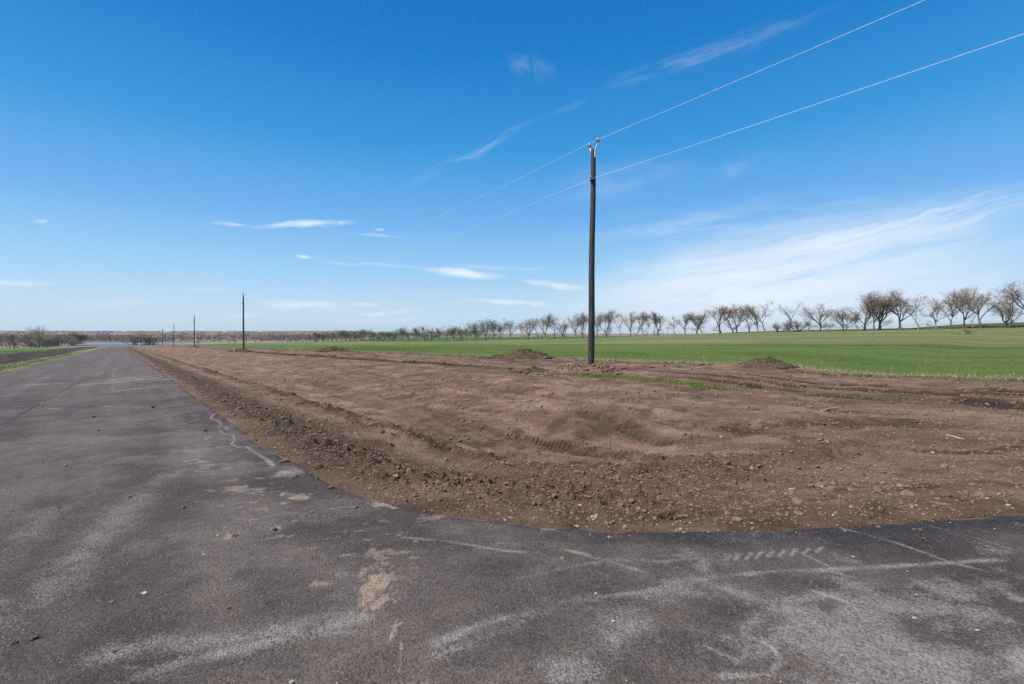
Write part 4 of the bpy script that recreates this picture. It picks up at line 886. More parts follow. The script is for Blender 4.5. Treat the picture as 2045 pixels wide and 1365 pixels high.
# ------------------------------------------------------------------ trees
def norm(v): return v / (np.linalg.norm(v) + 1e-9)
def make_tree_mesh(seed, style):
    """bare deciduous tree, unit scale: 9 m tall. returns trunk MB, crown MB"""
    rg = np.random.default_rng(seed); tr, cr = MB(), MB()
    twV = []
    P_ = dict(vase=(.30, .58, 2), oak=(.22, .9, 2), slim=(.45, .45, 1), flat=(.36, .8, 2), gnarl=(.16, 1.0, 3), bush=(.03, 1.1, 7), willow=(.04, .95, 9), low=(.16, 1.1, 3), sparse=(.40, .6, 1))[style]
    fork_h, spread, nst = P_
    H = 9.0
    def twig(p, d, L, w):
        e = p + d * L; s = norm(np.cross(d, rg.normal(size=3))) * w
        twV.append((p - s, p + s, e))
    def branch(p, d, L, r, lev):
        n = 5 if lev < 2 else (4 if lev < 3 else 3)
        P = [p.copy()]; D = [d]
        for k in range(n):
            j = .22 if lev else .08
            d = norm(d + rg.normal(size=3) * j + np.array([0, 0, (.19 if style not in ('flat', 'oak', 'low') else .10) * (lev < 3)]))
            p = p + d * L / n; P.append(p.copy()); D.append(d)
        rr_ = np.linspace(r, r * .45, n + 1)
        if lev == 0: (tr).tube(P, rr_, 8, False)
        elif lev == 1: (tr).tube(P, rr_, 6, False)
        elif lev == 2: cr.tube(P, rr_, 4, False)
        else: cr.tube(P, rr_, 3, False)
        if lev == 1: nc, i0 = rg.integers(8, 12), 1
        elif lev == 2: nc, i0 = rg.integers(7, 10), 1
        elif lev == 3: nc, i0 = 0, 0
        else: return P, D
        if lev == 3:
            nt_ = rg.integers(8, 12) if style != 'sparse' else 4
            for _ in range(nt_):
                k = rg.uniform(.1, 1) * n; i_ = min(int(k), n - 1); q = P[i_] + (P[i_ + 1] - P[i_]) * (k - i_)
                dd = norm(D[i_] + rg.normal(size=3) * .75)
                twig(q, dd, rg.uniform(.35, .9), .0058)
                if rg.uniform() < .55: twig(q + dd * .2, norm(dd + rg.normal(size=3) * .8), rg.uniform(.2, .55), .005)
            return P, D
        if style == 'sparse': nc = max(2, nc - 3)
        for _ in range(nc):
            k = rg.uniform(.3 if lev == 1 else .15, 1) * n; i_ = min(int(k), n - 1); q = P[i_] + (P[i_ + 1] - P[i_]) * (k - i_)
            dd = norm(D[i_] + rg.normal(size=3) * (.62 if lev == 1 else .75) + np.array([0, 0, .12]))
            branch(q, dd, L * rg.uniform(.40, .66) * (1 - .25 * k / n), r * .38, lev + 1)
        return P, D
    nm = nst if style in ('bush', 'willow') else 1
    if style in ('bush', 'willow'):
        for k in range(nst):
            a = rg.uniform(0, 6.28); d = norm(np.array([math.cos(a) * rg.uniform(.2, spread), math.sin(a) * rg.uniform(.2, spread), 1.0]))
            branch(np.array([math.cos(a) * .4, math.sin(a) * .4, -.3]), d, rg.uniform(4.5, 6.5), .14, 1)
    else:
        th = H * fork_h; r0 = .22 if style not in ('slim', 'sparse') else .16
        lean = np.array([rg.uniform(-.12, .12), rg.uniform(-.12, .12), 1])
        P, D = branch(np.array([0, 0, -.3]), norm(lean), th + .3, r0, 0)
        nl = rg.integers(4, 7) if style not in ('slim', 'sparse') else rg.integers(3, 5)
        if style == 'gnarl': nl = 6
        a0 = rg.uniform(0, 6.28)
        for k in range(nl):
            a = a0 + k * 6.283 / nl + rg.uniform(-.4, .4)
            sp = spread * rg.uniform(.5, 1.1) * (.25 if k == 0 and style != 'flat' else 1)
            d = norm(np.array([math.cos(a) * sp, math.sin(a) * sp, 1.0]))
            q = P[-1] if k < 3 else P[rg.integers(3, 6)]
            branch(q, d, (H - th) * rg.uniform(.72, 1.0), r0 * .45, 1)
        if style in ('slim', 'oak', 'vase', 'sparse'):
            for k in range(4):  # small low side branches
                a = rg.uniform(0, 6.28); branch(P[rg.integers(2, 5)], norm(np.array([math.cos(a), math.sin(a), .5])), rg.uniform(1, 2.0), .04, 2)
    Tv = np.array(twV).reshape(-1, 3); cr.add(Tv, [np.arange(len(Tv)).reshape(-1, 3)])
    # rescale to height 9 and width recorded
    allv = np.concatenate(tr.v + cr.v); zt = np.percentile(allv[:, 2], 99.7); sc_ = H / zt
    wd = (np.percentile(allv[:, 0], 99) - np.percentile(allv[:, 0], 1)) * sc_
    for L in (tr.v, cr.v):
        for q in range(len(L)): L[q] = L[q] * sc_
    return tr, cr, wd
def leaves(seed, n, style):
    rg = np.random.default_rng(seed); V_ = []
    c = rg.normal(size=(26, 3)) * [1.7, 1.7, 1.3] + [0, 0, 5.2]
    if style == 'low': c = rg.normal(size=(26, 3)) * [2.2, 2.2, 1.6] + [0, 0, 4.0]
    ci = rg.integers(0, 26, n); p = c[ci] + rg.normal(size=(n, 3)) * .75
    a = rg.normal(size=(n, 3)) * .14; b = rg.normal(size=(n, 3)) * .14
    V_ = np.stack([p, p + a, p + b], 1).reshape(-1, 3); return V_
MESH = {}
def proto_tree(key, style, seed, tk, ck, leaf=None):
    tr, cr, wd = make_tree_mesh(seed, style)
    t = tr.build('trunk', M[tk]); c = cr.build('crown', M[ck], smooth=False)
    ents = [(t, 'trunk'), (c, 'crown')]
    if leaf:
        Lv = leaves(seed, leaf[1], 'low' if style in ('low', 'bush', 'oak') else 'n')
        l = fast_mesh('foliage', Lv, np.arange(len(Lv)).reshape(-1, 3), M[leaf[0]]); ents.append((l, 'foliage'))
    MESH[key] = ([(o.data, n) for o, n in ents], wd)
    for o, n in ents: bpy.data.objects.remove(o)
specs = [('vase1', 'vase', 11, 'bark_pale', 'twig_grey'), ('vase2', 'vase', 12, 'bark_moss', 'twig_red'), ('vase3', 'vase', 13, 'bark_pale', 'twig_grey'), ('vase4', 'vase', 19, 'bark_moss', 'twig_grey'), ('oak1', 'oak', 21, 'bark_dark', 'twig_red'), ('oak2', 'oak', 22, 'bark_pale', 'twig_red'),
         ('oak3', 'oak', 23, 'bark_pale', 'twig_grey'), ('slim1', 'slim', 31, 'bark_pale', 'twig_grey'), ('slim2', 'slim', 32, 'bark_moss', 'twig_red'), ('flat1', 'flat', 41, 'bark_moss', 'twig_red'), ('flat2', 'flat', 42, 'bark_moss', 'twig_grey'),
         ('gnarl1', 'gnarl', 51, 'bark_moss', 'twig_grey'), ('dead1', 'sparse', 61, 'bark_pale', 'twig_pale'), ('dead2', 'sparse', 62, 'bark_pale', 'twig_pale'), ('bush1', 'bush', 71, 'bark_dark', 'twig_grey'), ('bush2', 'bush', 72, 'bark_dark', 'twig_red'),
         ('willow1', 'willow', 81, 'bark_pale', 'twig_grey'), ('low1', 'low', 91, 'bark_dark', 'twig_mauve'), ('low2', 'low', 92, 'bark_dark', 'twig_mauve'), ('low3', 'low', 93, 'bark_dark', 'twig_grey'), ('gold1', 'vase', 94, 'bark_pale', 'twig_gold')]
for s_ in specs: proto_tree(*s_)
proto_tree('syc1', 'vase', 95, 'bark_pale', 'twig_pale')
proto_tree('bud1', 'vase', 101, 'bark_pale', 'twig_green', ('leaf_green', 1500)); proto_tree('bud2', 'oak', 102, 'bark_dark', 'twig_green', ('leaf_green', 1200)); proto_tree('bud3', 'low', 103, 'bark_dark', 'twig_green', ('leaf_green', 2500))
proto_tree('leafy1', 'low', 104, 'bark_dark', 'twig_green', ('leaf_green', 9000)); proto_tree('ever1', 'low', 105, 'bark_dark', 'twig_green', ('leaf_dark', 9000))
trng = random.Random(3)
def tree(key, X, Y, h, w, label, group, name='bare_tree', cat='tree', lean=0.0, rz=None, Z=None):
    me, wd = MESH[key]
    o = empty(name, (X, Y, (gz(X, Y) if Z is None else Z) - .05), trng.uniform(0, 6.28) if rz is None else rz)
    sz_ = h / 9.0; sx = (w / wd) if w else sz_
    sx = min(max(sx, .6 * sz_), 1.9 * sz_)
    o.scale = (sx, sx, sz_); o.rotation_euler[1] = lean
    for m_, n in me:
        c = bpy.data.objects.new(n, m_); C.objects.link(c); c.parent = o
    tag(o, label, cat, group); return o
def ordn(n):
    s_ = ['', 'first', 'second', 'third', 'fourth', 'fifth', 'sixth', 'seventh', 'eighth', 'ninth', 'tenth', 'eleventh', 'twelfth', 'thirteenth', 'fourteenth', 'fifteenth', 'sixteenth', 'seventeenth', 'eighteenth', 'nineteenth', 'twentieth']
    if n <= 20: return s_[n]
    t_ = {2: 'twenty', 3: 'thirty', 4: 'forty', 5: 'fifty', 6: 'sixty', 7: 'seventy'}[n // 10]
    return t_ + '-' + s_[n % 10] if n % 10 else t_[:-1] + 'ieth'
# ridge row: (x, ytop, ybase, width px, key, look, offset of v)
row = [(803, 657, 673, 16, 'bud1'), (818, 658, 673, 18, 'low1'), (832, 658, 674, 16, 'bud1'), (849, 655, 675, 20, 'bud2'), (862, 657, 676, 18, 'low2'), (878, 656, 676, 18, 'vase1'), (892, 659, 677, 18, 'low1'), (906, 655, 676, 20, 'bud1'), (922, 654, 677, 22, 'bud2'),
       (946, 649, 678, 26, 'bud1'), (971, 644, 678, 24, 'bud2'), (983, 641, 679, 34, 'bud1'), (999, 650, 679, 17, 'vase3'), (1019, 642, 678, 28, 'vase1'), (1043, 644, 677, 22, 'dead1'), (1054, 640, 677, 30, 'vase2'), (1075, 640, 676, 18, 'slim1'), (1088, 631, 676, 32, 'vase3'),
       (1107, 640, 676, 20, 'slim1'), (1123, 643, 676, 22, 'oak2'), (1130, 648, 676, 15, 'slim2'), (1149, 628, 675, 36, 'vase1'), (1164, 629, 675, 24, 'vase3'), (1192, 622, 674, 34, 'vase1'), (1209, 623, 674, 28, 'vase3'), (1214, 652, 674, 15, 'oak3'), (1239, 624, 673, 22, 'dead2'),
       (1259, 624, 673, 30, 'vase1'), (1270, 628, 673, 22, 'slim2'), (1285, 623, 672, 24, 'slim1'), (1291, 645, 672, 10, 'slim1'), (1307, 629, 671, 15, 'dead1'), (1315, 625, 671, 30, 'vase3'), (1346, 642, 671, 18, 'oak3'), (1368, 629, 671, 32, 'vase1'), (1391, 624, 670, 33, 'vase4'),
       (1403, 632, 670, 20, 'slim2'), (1440, 613, 668, 56, 'oak1'), (1465, 615, 668, 22, 'slim2'), (1472, 611, 668, 42, 'oak2'), (1498, 613, 667, 28, 'slim1'), (1513, 608, 666, 46, 'vase1'), (1528, 613, 665, 36, 'dead1'), (1575, 604, 663, 44, 'dead2'), (1615, 644, 663, 24, 'oak3'), (1638, 608, 662, 64, 'oak2'), (1654, 645, 661, 20, 'oak2'),
       (1683, 621, 658, 28, 'vase2'), (1692, 617, 658, 34, 'oak2'), (1714, 634, 658, 16, 'slim1'), (1727, 599, 661, 50, 'vase2'), (1746, 588, 660, 36, 'flat2'), (1757, 587, 660, 56, 'vase4'), (1798, 585, 660, 58, 'flat2'), (1834, 606, 660, 28, 'dead1'), (1870, 603, 659, 50, 'oak3'), (1896, 586, 659, 44, 'flat1'), (1927, 582, 659, 40, 'flat2'),
       (1943, 619, 659, 14, 'dead2'), (1959, 573, 658, 64, 'flat1'), (2009, 593, 658, 56, 'gnarl1'), (2031, 615, 658, 18, 'slim2'), (2062, 568, 658, 74, 'flat1')]
looks = dict(bud1='round crowned tree with green buds', bud2='wide dark tree with first green buds', low1='low mauve brown tree', low2='low bushy mauve tree', vase1='grey bare tree with vase shaped crown', vase2='bare tree with upright reddish crown', vase3='grey bare tree with fanning branches', vase4='mossy trunked tree with upward fanned branches',
             oak1='broad dark tree with russet twigs', oak2='spreading reddish bare tree', oak3='low spreading grey bare tree', slim1='slender bare tree', slim2='slender reddish bare tree', flat1='flat topped bare tree on a mossy trunk', flat2='wide umbrella shaped bare tree', gnarl1='gnarled mossy tree with crooked fork', dead1='pale sparse tree with few twigs', dead2='pale dead tree with broken limbs')
nrow = len(row)
for k, (x, yt, yb, wp, key) in enumerate(row):
    a = (x - CX) / F; vt = 138 + trng.uniform(-2, 2); Yd = vt / (CA * a + SA); X0 = a * Yd
    h = (yb - yt) * Yd / F; w = wp * Yd / F * 1.38
    if yb < 600: pass
    hz = gz(X0, Yd); pred = HY + (EYE - hz) / Yd * F
    h = max(2.0, (pred - yt + 4) * Yd / F) * trng.uniform(.97, 1.08)
    tree(key, X0, Yd, h, w, f'{looks[key]}, {ordn(nrow - k)} from right in the ridge row', 'bare trees along the ridge fence')
# collapsed brush fan on the ridge
for x, w, yt, lab in ((1556, 52, 640, 'low fan of fallen grey brush left of the pale dead tree on the ridge'), (1590, 46, 636, 'tangled reddish brush right of the pale dead tree on the ridge')):
    a = (x - CX) / F; Yd = 137 / (CA * a + SA); tree('bush1' if x < 1570 else 'bush2', a * Yd, Yd, (663 - yt) * Yd / F, w * Yd / F * 1.3, lab, None, 'brush_clump', 'brush')
X0, Y0, Z0 = unproj(1932, 667); tree('bush2', X0, Y0, 1.0, 1.9, 'small dark brown shrub alone in the pale pasture at the right', None, 'shrub', 'shrub', Z=Z0)
# thickets in the middle left: (x0, x1, n, Y0, Y1, ytop, keys, where)
def thicket(xs, Ys, yts, keys, tail, group, wpx=20, cat='tree', name='bare_tree', desc=None):
    n = len(xs)
    for k, (x, Yd, yt) in enumerate(zip(xs, Ys, yts)):
        X0 = (x - CX) / F * Yd; z = gz(X0, Yd); pred = HY + (EYE - z) / Yd * F; h = max(2.5, (pred - yt) * Yd / F)
        key = keys[k % len(keys)]
        d0 = (desc or {}).get(key, looks.get(key, 'bare brown tree'))
        tree(key, X0, Yd, h, wpx * Yd / F * trng.uniform(.9, 1.25), f'{d0}, {ordn(k + 1)} from left {tail}', group, name, cat)
# dense row on x 640-775
xs = [645 + i * 9.3 + trng.uniform(-2, 2) for i in range(16)]
thicket(xs, [(138 + trng.uniform(0, 12)) / (CA * (x - CX) / F + SA) for x in xs], [664 - 7 * math.sin((x - 640) / 150 * 3.1) + trng.uniform(-1.5, 1.5) for x in xs], ['bud2', 'low1', 'bud3', 'low2', 'bud1'], 'in the dense greenish clump', 'trees in the dense greenish clump', 32, desc=dict(bud3='low green tree'))
# back row behind the bright green strip
xs = [768 + i * 11.5 + trng.uniform(-2, 2) for i in range(17)]
thicket(xs, [225 / (CA * (x - CX) / F + SA) for x in xs], [660.5 + trng.uniform(-2.5, 2) - (x > 840) * 2 for x in xs], ['low1', 'bud3', 'low2', 'bud1', 'bud3'], 'in row past the strip', 'trees beyond the bright green strip', 30, desc=dict(bud3='low bushy green tinted tree'))
# purple brown row x 552-632
xs = [556 + i * 8 + trng.uniform(-2, 2) for i in range(10)]
thicket(xs, [400 - i * 6 for i in range(10)], [664.5 + i * .25 + trng.uniform(-1, 1) for i in range(10)], ['low1', 'low2'], 'in mauve row right of second pole', 'trees in the mauve brown row', 20)
for x, Yd, yt, w, key, lab in ((456, 380, 667, 18, 'low3', 'small bare tree left of the dark oak behind the second pole'), (468, 385, 666, 22, 'oak1', 'small dark dense oak just left of the second pole'), (492, 390, 670, 14, 'low1', 'tiny bare tree immediately right of the second pole'),
                               (511, 395, 665, 20, 'low1', 'small mauve tree standing right of the second pole, left of a pair'), (522, 396, 664, 20, 'low3', 'small mauve tree standing right of the second pole, right of a pair'), (629, 352, 666, 22, 'oak3', 'spreading bare tree at the right end of the mauve brown row'), (632, 420, 664, 10, 'ever1', 'round dark evergreen poking above the mauve brown row'),
                               (397, 300, 672, 11, 'low2', 'small leafless shrub tree just right of the third pole')):
    X0 = (x - CX) / F * Yd; z = gz(X0, Yd); h = max(2.5, (HY + (EYE - z) / Yd * F - yt) * Yd / F); tree(key, X0, Yd, h, w * Yd / F * 1.1, lab, None, 'small_tree')
xs = [404, 413, 421, 430, 438, 360, 371, 380, 340, 332]
xs.sort(); thicket(xs, [470 + trng.uniform(-15, 15) for _ in xs], [668 + trng.uniform(-1, 1.5) for _ in xs], ['low3', 'low1'], 'behind the third and fourth poles', 'trees behind the third and fourth poles', 12, desc=dict(low3='small grey bare tree', low1='small mauve bare tree'))
# left thicket along the field
xs = [-22, -5, 14, 27, 38, 49, 60, 72, 84, 96, 106, 118, 128, 140, 152]
Ys = [185, 190, 195, 200, 215, 225, 235, 250, 262, 272, 285, 300, 318, 330, 350]
yts = [664, 665, 666, 664.5, 667, 665, 667, 669, 671, 674, 667, 666, 664, 667, 672]
thicket(xs, Ys, yts, ['low3', 'oak1', 'low3', 'oak1', 'low1'], 'in the left field thicket', 'trees along the left green field', 26, desc=dict(oak1='dark bare tree', low3='grey brown bare tree', low1='mauve brown bare tree'))
xs = [-15, 4, 21, 33, 45, 55, 67, 100, 112, 123, 135, 146]
thicket(xs, [215, 222, 235, 245, 256, 268, 280, 300, 315, 330, 350, 375], [665 + (i % 3) for i in range(12)], ['low1', 'low3', 'oak1'], 'in the deeper rank of the left thicket', 'trees deeper in the left thicket', 28, desc=dict(oak1='dark bare tree', low3='grey brown bare tree', low1='mauve brown bare tree'))
for x, Yd, yt, w, key, lab in ((77, 225, 649, 42, 'syc1', 'tall pale sycamore like tree rising above the left thicket'), (79, 290, 660, 30, 'gold1', 'golden twigged tree behind the tall pale tree on the left'), (62, 255, 675, 14, 'leafy1', 'low fresh green bush left of the pale tree'), (88, 268, 676, 17, 'leafy1', 'low fresh green bush right of the pale tree'), (110, 285, 672, 18, 'leafy1', 'bright yellow green bushy tree in the left thicket'),
                               (148, 370, 664, 22, 'ever1', 'dark evergreen oak at the right end of the left thicket'), (72, 240, 683, 14, 'bush2', 'dark low shrub under the pale tree'), (92, 240, 683, 16, 'bush2', 'dark low shrub right of the one under the pale tree')):
    X0 = (x - CX) / F * Yd; z = gz(X0, Yd); h = max(1.8, (HY + (EYE - z) / Yd * F - yt) * Yd / F); tree(key, X0, Yd, h, w * Yd / F * 1.1, lab, None, 'tree')
# beyond the pond
xs = [160, 168, 177, 186, 194, 205, 213, 220, 229, 238, 246, 253, 262]
thicket(xs, [505 + trng.uniform(-8, 14) for _ in xs], [667.5 + trng.uniform(-1, 1.5) for _ in xs], ['low3', 'low1', 'low3', 'oak1'], 'on the far pond bank', 'trees on the far bank of the pond', 12, desc=dict(low3='grey bare tree', low1='mauve bare tree', oak1='dark bare tree'))
for x, Yd, yt, w, lab in ((270, 352, 666, 28, 'leaning leafless willow left of the bushy ones where the road ends'), (288, 350, 664, 32, 'bushy leafless willow in the middle of the clump where the road ends'), (302, 356, 667, 26, 'bushy leafless willow at the right of the clump where the road ends')):
    w *= 1.45; yt -= 1
    X0 = (x - CX) / F * Yd; z = max(gz(X0, Yd), -7.6); h = (HY + (EYE - z) / Yd * F - yt) * Yd / F; tree('willow1', X0, Yd, h, w * Yd / F * 1.1, lab, 'willows where the road ends', 'willow', 'willow', Z=z)
# far brushland mass
rg = np.random.default_rng(12); n = 3000
Yd = np.exp(rg.uniform(math.log(530), math.log(3200), n)); xx = rg.uniform(-150, 720, n); Xd = (xx - CX) / F * Yd
k = (fbm(Xd / 190, Yd / 110, 500, 3) > .06) | (rg.uniform(0, 1, n) < .06); Xd, Yd = Xd[k], Yd[k]
uu, vv = uv_of(Xd, Yd); k = (uu > 560) | (vv < 30); Xd, Yd = Xd[k], Yd[k]; n = len(Xd); Zd = terrain(Xd, Yd)
nt_ = 42; hh = rg.uniform(3, 6.5, n)[:, None]
px_ = Xd[:, None] + rg.normal(size=(n, nt_)) * 3.2; py_ = Yd[:, None] + rg.normal(size=(n, nt_)) * 3.2; pz_ = Zd[:, None] + hh * rg.beta(2, 1.6, (n, nt_))
p0 = np.stack([px_, py_, pz_], -1).reshape(-1, 3); p1 = p0 + rg.normal(size=p0.shape) * [.9, .9, 1.1]; p2 = p0 + rg.normal(size=p0.shape) * [.9, .9, 1.1]
Vb = np.stack([p0, p1, p2], 1).reshape(-1, 3)
tag(fast_mesh('distant_brushland', Vb, np.arange(len(Vb)).reshape(-1, 3), M['brush']), 'far off brown brushland filling the valley up to the horizon', 'woodland', kind='stuff')

# ------------------------------------------------------------------ fence on the ridge
fr = empty('wire_fence', (0, 0, 0)); tag(fr, 'sagging wire fence with thin posts following the ridge tree row', 'fence')
fr.location = (*xy_of(100, 140.3), gz(*xy_of(100, 140.3))); FO = np.array(fr.location)
us = np.arange(-14, 380, 4.4); ws = []
pm = MB(); pm.tube([(0, 0, -.3), (0, 0, 1.35)], [.035, .03], 6); pm_me = pm.build('post', M['fpost']); wm_ = MB(); wm_.tube([(0, 0, -.3), (0, 0, 1.5)], [.08, .07], 8); wm_me = wm_.build('post', M['fwood'])
frng = random.Random(8); tops = []
for k, u in enumerate(us):
    X0, Y0 = xy_of(u, 140.3 + .2 * math.sin(u)); z = gz(X0, Y0)
    c = bpy.data.objects.new('post', (wm_me if k % 6 == 0 else pm_me).data); C.objects.link(c); c.parent = fr; c.location = np.array([X0, Y0, z]) - FO; c.rotation_euler = (frng.uniform(-.06, .06), frng.uniform(-.08, .08), 0); tops.append(np.array([X0, Y0, z]) - FO)
bpy.data.objects.remove(pm_me); bpy.data.objects.remove(wm_me)
for hgt in (.45, .8, 1.15):
    mb = MB(); mb.tube([t + [0, 0, hgt] for t in tops], .006, 4); mb.build('wire', M['fpost'], fr)

# ------------------------------------------------------------------ far buildings
def house(x, Yd, w, d, hw, hr, wm2, rm2, label, group=None, rz=.5, name='farmhouse', cat='house'):
    X0 = (x - CX) / F * Yd; o = empty(name, (X0, Yd, gz(X0, Yd)), rz); tag(o, label, cat, group)
    mb = MB(); mb.box((0, 0, hw / 2 - .4), (w, d, hw + .8))
    mb.add(np.array([(-w / 2, -d / 2, hw), (-w / 2, d / 2, hw), (-w / 2, 0, hw + hr * .96), (w / 2, -d / 2, hw), (w / 2, d / 2, hw), (w / 2, 0, hw + hr * .96)]), [[(0, 2, 1), (3, 4, 5)]]); mb.build('wall', M[wm2], o, False)
    mb = MB(); e = .4; t = .18
    for s_ in (1, -1): mb.add(np.array([(-w / 2 - e, s_ * (d / 2 + e), hw - hr * e / (d / 2)), (w / 2 + e, s_ * (d / 2 + e), hw - hr * e / (d / 2)), (w / 2 + e, 0, hw + hr), (-w / 2 - e, 0, hw + hr), (-w / 2 - e, s_ * (d / 2 + e), hw - hr * e / (d / 2) + t), (w / 2 + e, s_ * (d / 2 + e), hw - hr * e / (d / 2) + t), (w / 2 + e, 0, hw + hr + t), (-w / 2 - e, 0, hw + hr + t)]), [[(0, 1, 2, 3), (4, 5, 6, 7), (0, 1, 5, 4), (2, 3, 7, 6), (0, 3, 7, 4), (1, 2, 6, 5)]])
    mb.build('roof', M[rm2], o, False)
    for k in (-1, 1):
        mb = MB(); mb.box((k * w * .28, -d / 2 - .03, hw * .55), (1.3, .06, 1.2)); mb.build('window', M['glass'], o, False)
    mb = MB(); mb.box((0, -d / 2 - .03, 1.05), (1.0, .06, 2.1)); mb.build('door', M['roof_brown'], o, False)
house(867, 470, 9, 6, 2.8, 2.2, 'wall_white', 'roof_white', 'white farmhouse with pale roof showing between back row trees', rz=.2)
house(848, 480, 6, 5, 2.6, 1.6, 'wall_white', 'roof_white', 'smaller white outbuilding left of the farmhouse among trees', rz=-.3, name='outbuilding', cat='shed')
house(204, 1150, 24, 10, 3, 3, 'wall_tan', 'roof_brown', 'long low brown roofed house far beyond the pond', rz=.05)
for k, (x, Yd, w, lab) in enumerate(((19, 3300, 45, 'white distant building at the far left horizon'), (248, 2200, 30, 'pale distant roof on the horizon above the pond'), (336, 2400, 34, 'white distant warehouse left of the fourth pole'), (449, 2000, 30, 'white distant house left of the second pole'), (520, 2300, 26, 'white distant shed right of the second pole'), (330, 1900, 22, 'pale distant shed beside the farthest pole'))):
    house(x, Yd, w * .5, 9, 3.2, 2.2, 'wall_tan', 'roof_white', lab, 'white buildings on the horizon', .1 * k, 'distant_building', 'building')

# ------------------------------------------------------------------ grass
def blades(X, Y, Z, h, w, name, m, label, cat='grass', lean=.35):
    n = len(X); a = rng.uniform(0, 6.28, n); dx, dy = np.cos(a) * w, np.sin(a) * w
    la = rng.uniform(0, 6.28, n); lx, ly = np.cos(la) * h * lean * rng.uniform(0, 1.4, n), np.sin(la) * h * lean * rng.uniform(0, 1.4, n)
    Vv = np.stack([np.stack([X - dx, Y - dy, Z - .01], -1), np.stack([X + dx, Y + dy, Z - .01], -1), np.stack([X + lx, Y + ly, Z + h], -1)], 1).reshape(-1, 3)
    return tag(fast_mesh(name, Vv, np.arange(3 * n).reshape(-1, 3), m), label, cat, kind='stuff')
def uvs(n, u0, u1, v0, v1, cond=None, pw=1.0):
    u = u0 + (u1 - u0) * rng.uniform(0, 1, n) ** pw; v = rng.uniform(v0, v1, n)
    if cond is not None: k = rng.uniform(0, 1, n) < cond(u, v); u, v = u[k], v[k]
    return (*xy_of(u, v), u, v)
# strip by the pole
X_, Y_, u_, v_ = uvs(90000, 7, 19.5, 14.3, 17.2, lambda u, v: np.clip(np.exp(-((v + .35 * vn(u / 1.5, u * 0, 250) - 15.75 - .048 * (14 - u)) / .36) ** 2) * ss(u, 7.5, 9.5) * (1 - ss(u, 18, 19.3)) * (.35 + ss(vn(u / .5, v / .3, 600), -.5, .3)) * .8, 0, 1))
blades(X_, Y_, zdet(X_, Y_), rng.uniform(.03, .13, len(X_)), .007, 'green_grass_strip', M['grass'], 'fresh green grass strip along the bench edge beneath the tall pole')
X_, Y_, u_, v_ = uvs(16000, 0, 11, 16.2, 18, lambda u, v: .5 * np.exp(-((v - 17.1) / .35) ** 2) * ss(vn(u / 1.0, v / .5, 251), .0, .5))
blades(X_, Y_, zdet(X_, Y_), rng.uniform(.02, .08, len(X_)), .006, 'sparse_grass', M['grass'], 'sparse green sprouts on the dirt bench right of the tall pole')
# field edge straw
fef = lambda u: 25.4 + .5 * vn(u / 5, u * 0, 271)
X_, Y_, u_, v_ = uvs(60000, -12, 110, 25, 29.5, lambda u, v: np.exp(-((v - fef(u) - .8) / .75) ** 2) * (.25 + .75 * ss(vn(u / 2.2, v / .8, 270), -.7, .4)), 1.5)
blades(X_, Y_, zdet(X_, Y_), rng.uniform(.03, .15, len(X_)), .009, 'dry_grass', M['straw'], 'dry straw coloured grass fringe at the edge of the green field', lean=.9)
X_, Y_, u_, v_ = uvs(130000, -14, 100, 25.6, 46, lambda u, v: (v > fef(u) + .4) * np.clip(1.25 - (v - 26) / 18, 0, 1), 1.3)
blades(X_, Y_, zdet(X_, Y_), rng.uniform(.02, .07, len(X_)), .012, 'crop_grass', M['crop'], 'young green crop covering the near band of the right field')
X_, Y_, u_, v_ = uvs(1500, -12, 60, 25.6, 33, lambda u, v: np.exp(-((v - 27) / 3) ** 2))
X_, Y_ = X_[:260], Y_[:260]
blades(X_, Y_, zdet(X_, Y_), rng.uniform(.2, .6, len(X_)), .006, 'weed_stalks', M['straw'], 'tall dry weed stalks sticking out of the green crop', lean=.4)
X_, Y_, u_, v_ = uvs(26000, 18, 130, -8.2, -5.3, lambda u, v: ss(fbm(u / 1.5, v / .6, 610, 2), -.5, .3) * ss(-v, 5.2, 5.7), 1.4)
blades(X_, Y_, zdet(X_, Y_), rng.uniform(.02, .09, len(X_)), .012, 'verge_grass', M['grass'], 'short patchy green grass verge along the left road edge')
X_, Y_, u_, v_ = uvs(40000, 60, 200, -30, -16, None, 1.4)
blades(X_, Y_, zdet(X_, Y_), rng.uniform(.03, .08, len(X_)), .02, 'crop_grass', M['crop'], 'green crop of the left field beyond the ploughed strip')

# ------------------------------------------------------------------ haze
HAZE = True
if HAZE:
    mb = MB(); mb.box((0, 0, 0), (1, 1, 1)); hm = bpy.data.materials.new('haze'); hm.use_nodes = True; nt = hm.node_tree; nt.nodes.clear()
    out = nt.nodes.new('ShaderNodeOutputMaterial'); pv_ = nt.nodes.new('ShaderNodeVolumePrincipled'); pv_.inputs['Color'].default_value = (.80, .88, .98, 1); pv_.inputs['Density'].default_value = .00009; pv_.inputs['Anisotropy'].default_value = .2
    nt.links.new(pv_.outputs[0], out.inputs['Volume'])
    o = mb.build('haze', hm, smooth=False); o.scale = (11000, 11000, 75); o.location = (0, 0, 75 / 2 - 14); tag(o, 'thin pale blue haze over the distant land', 'haze', kind='stuff')

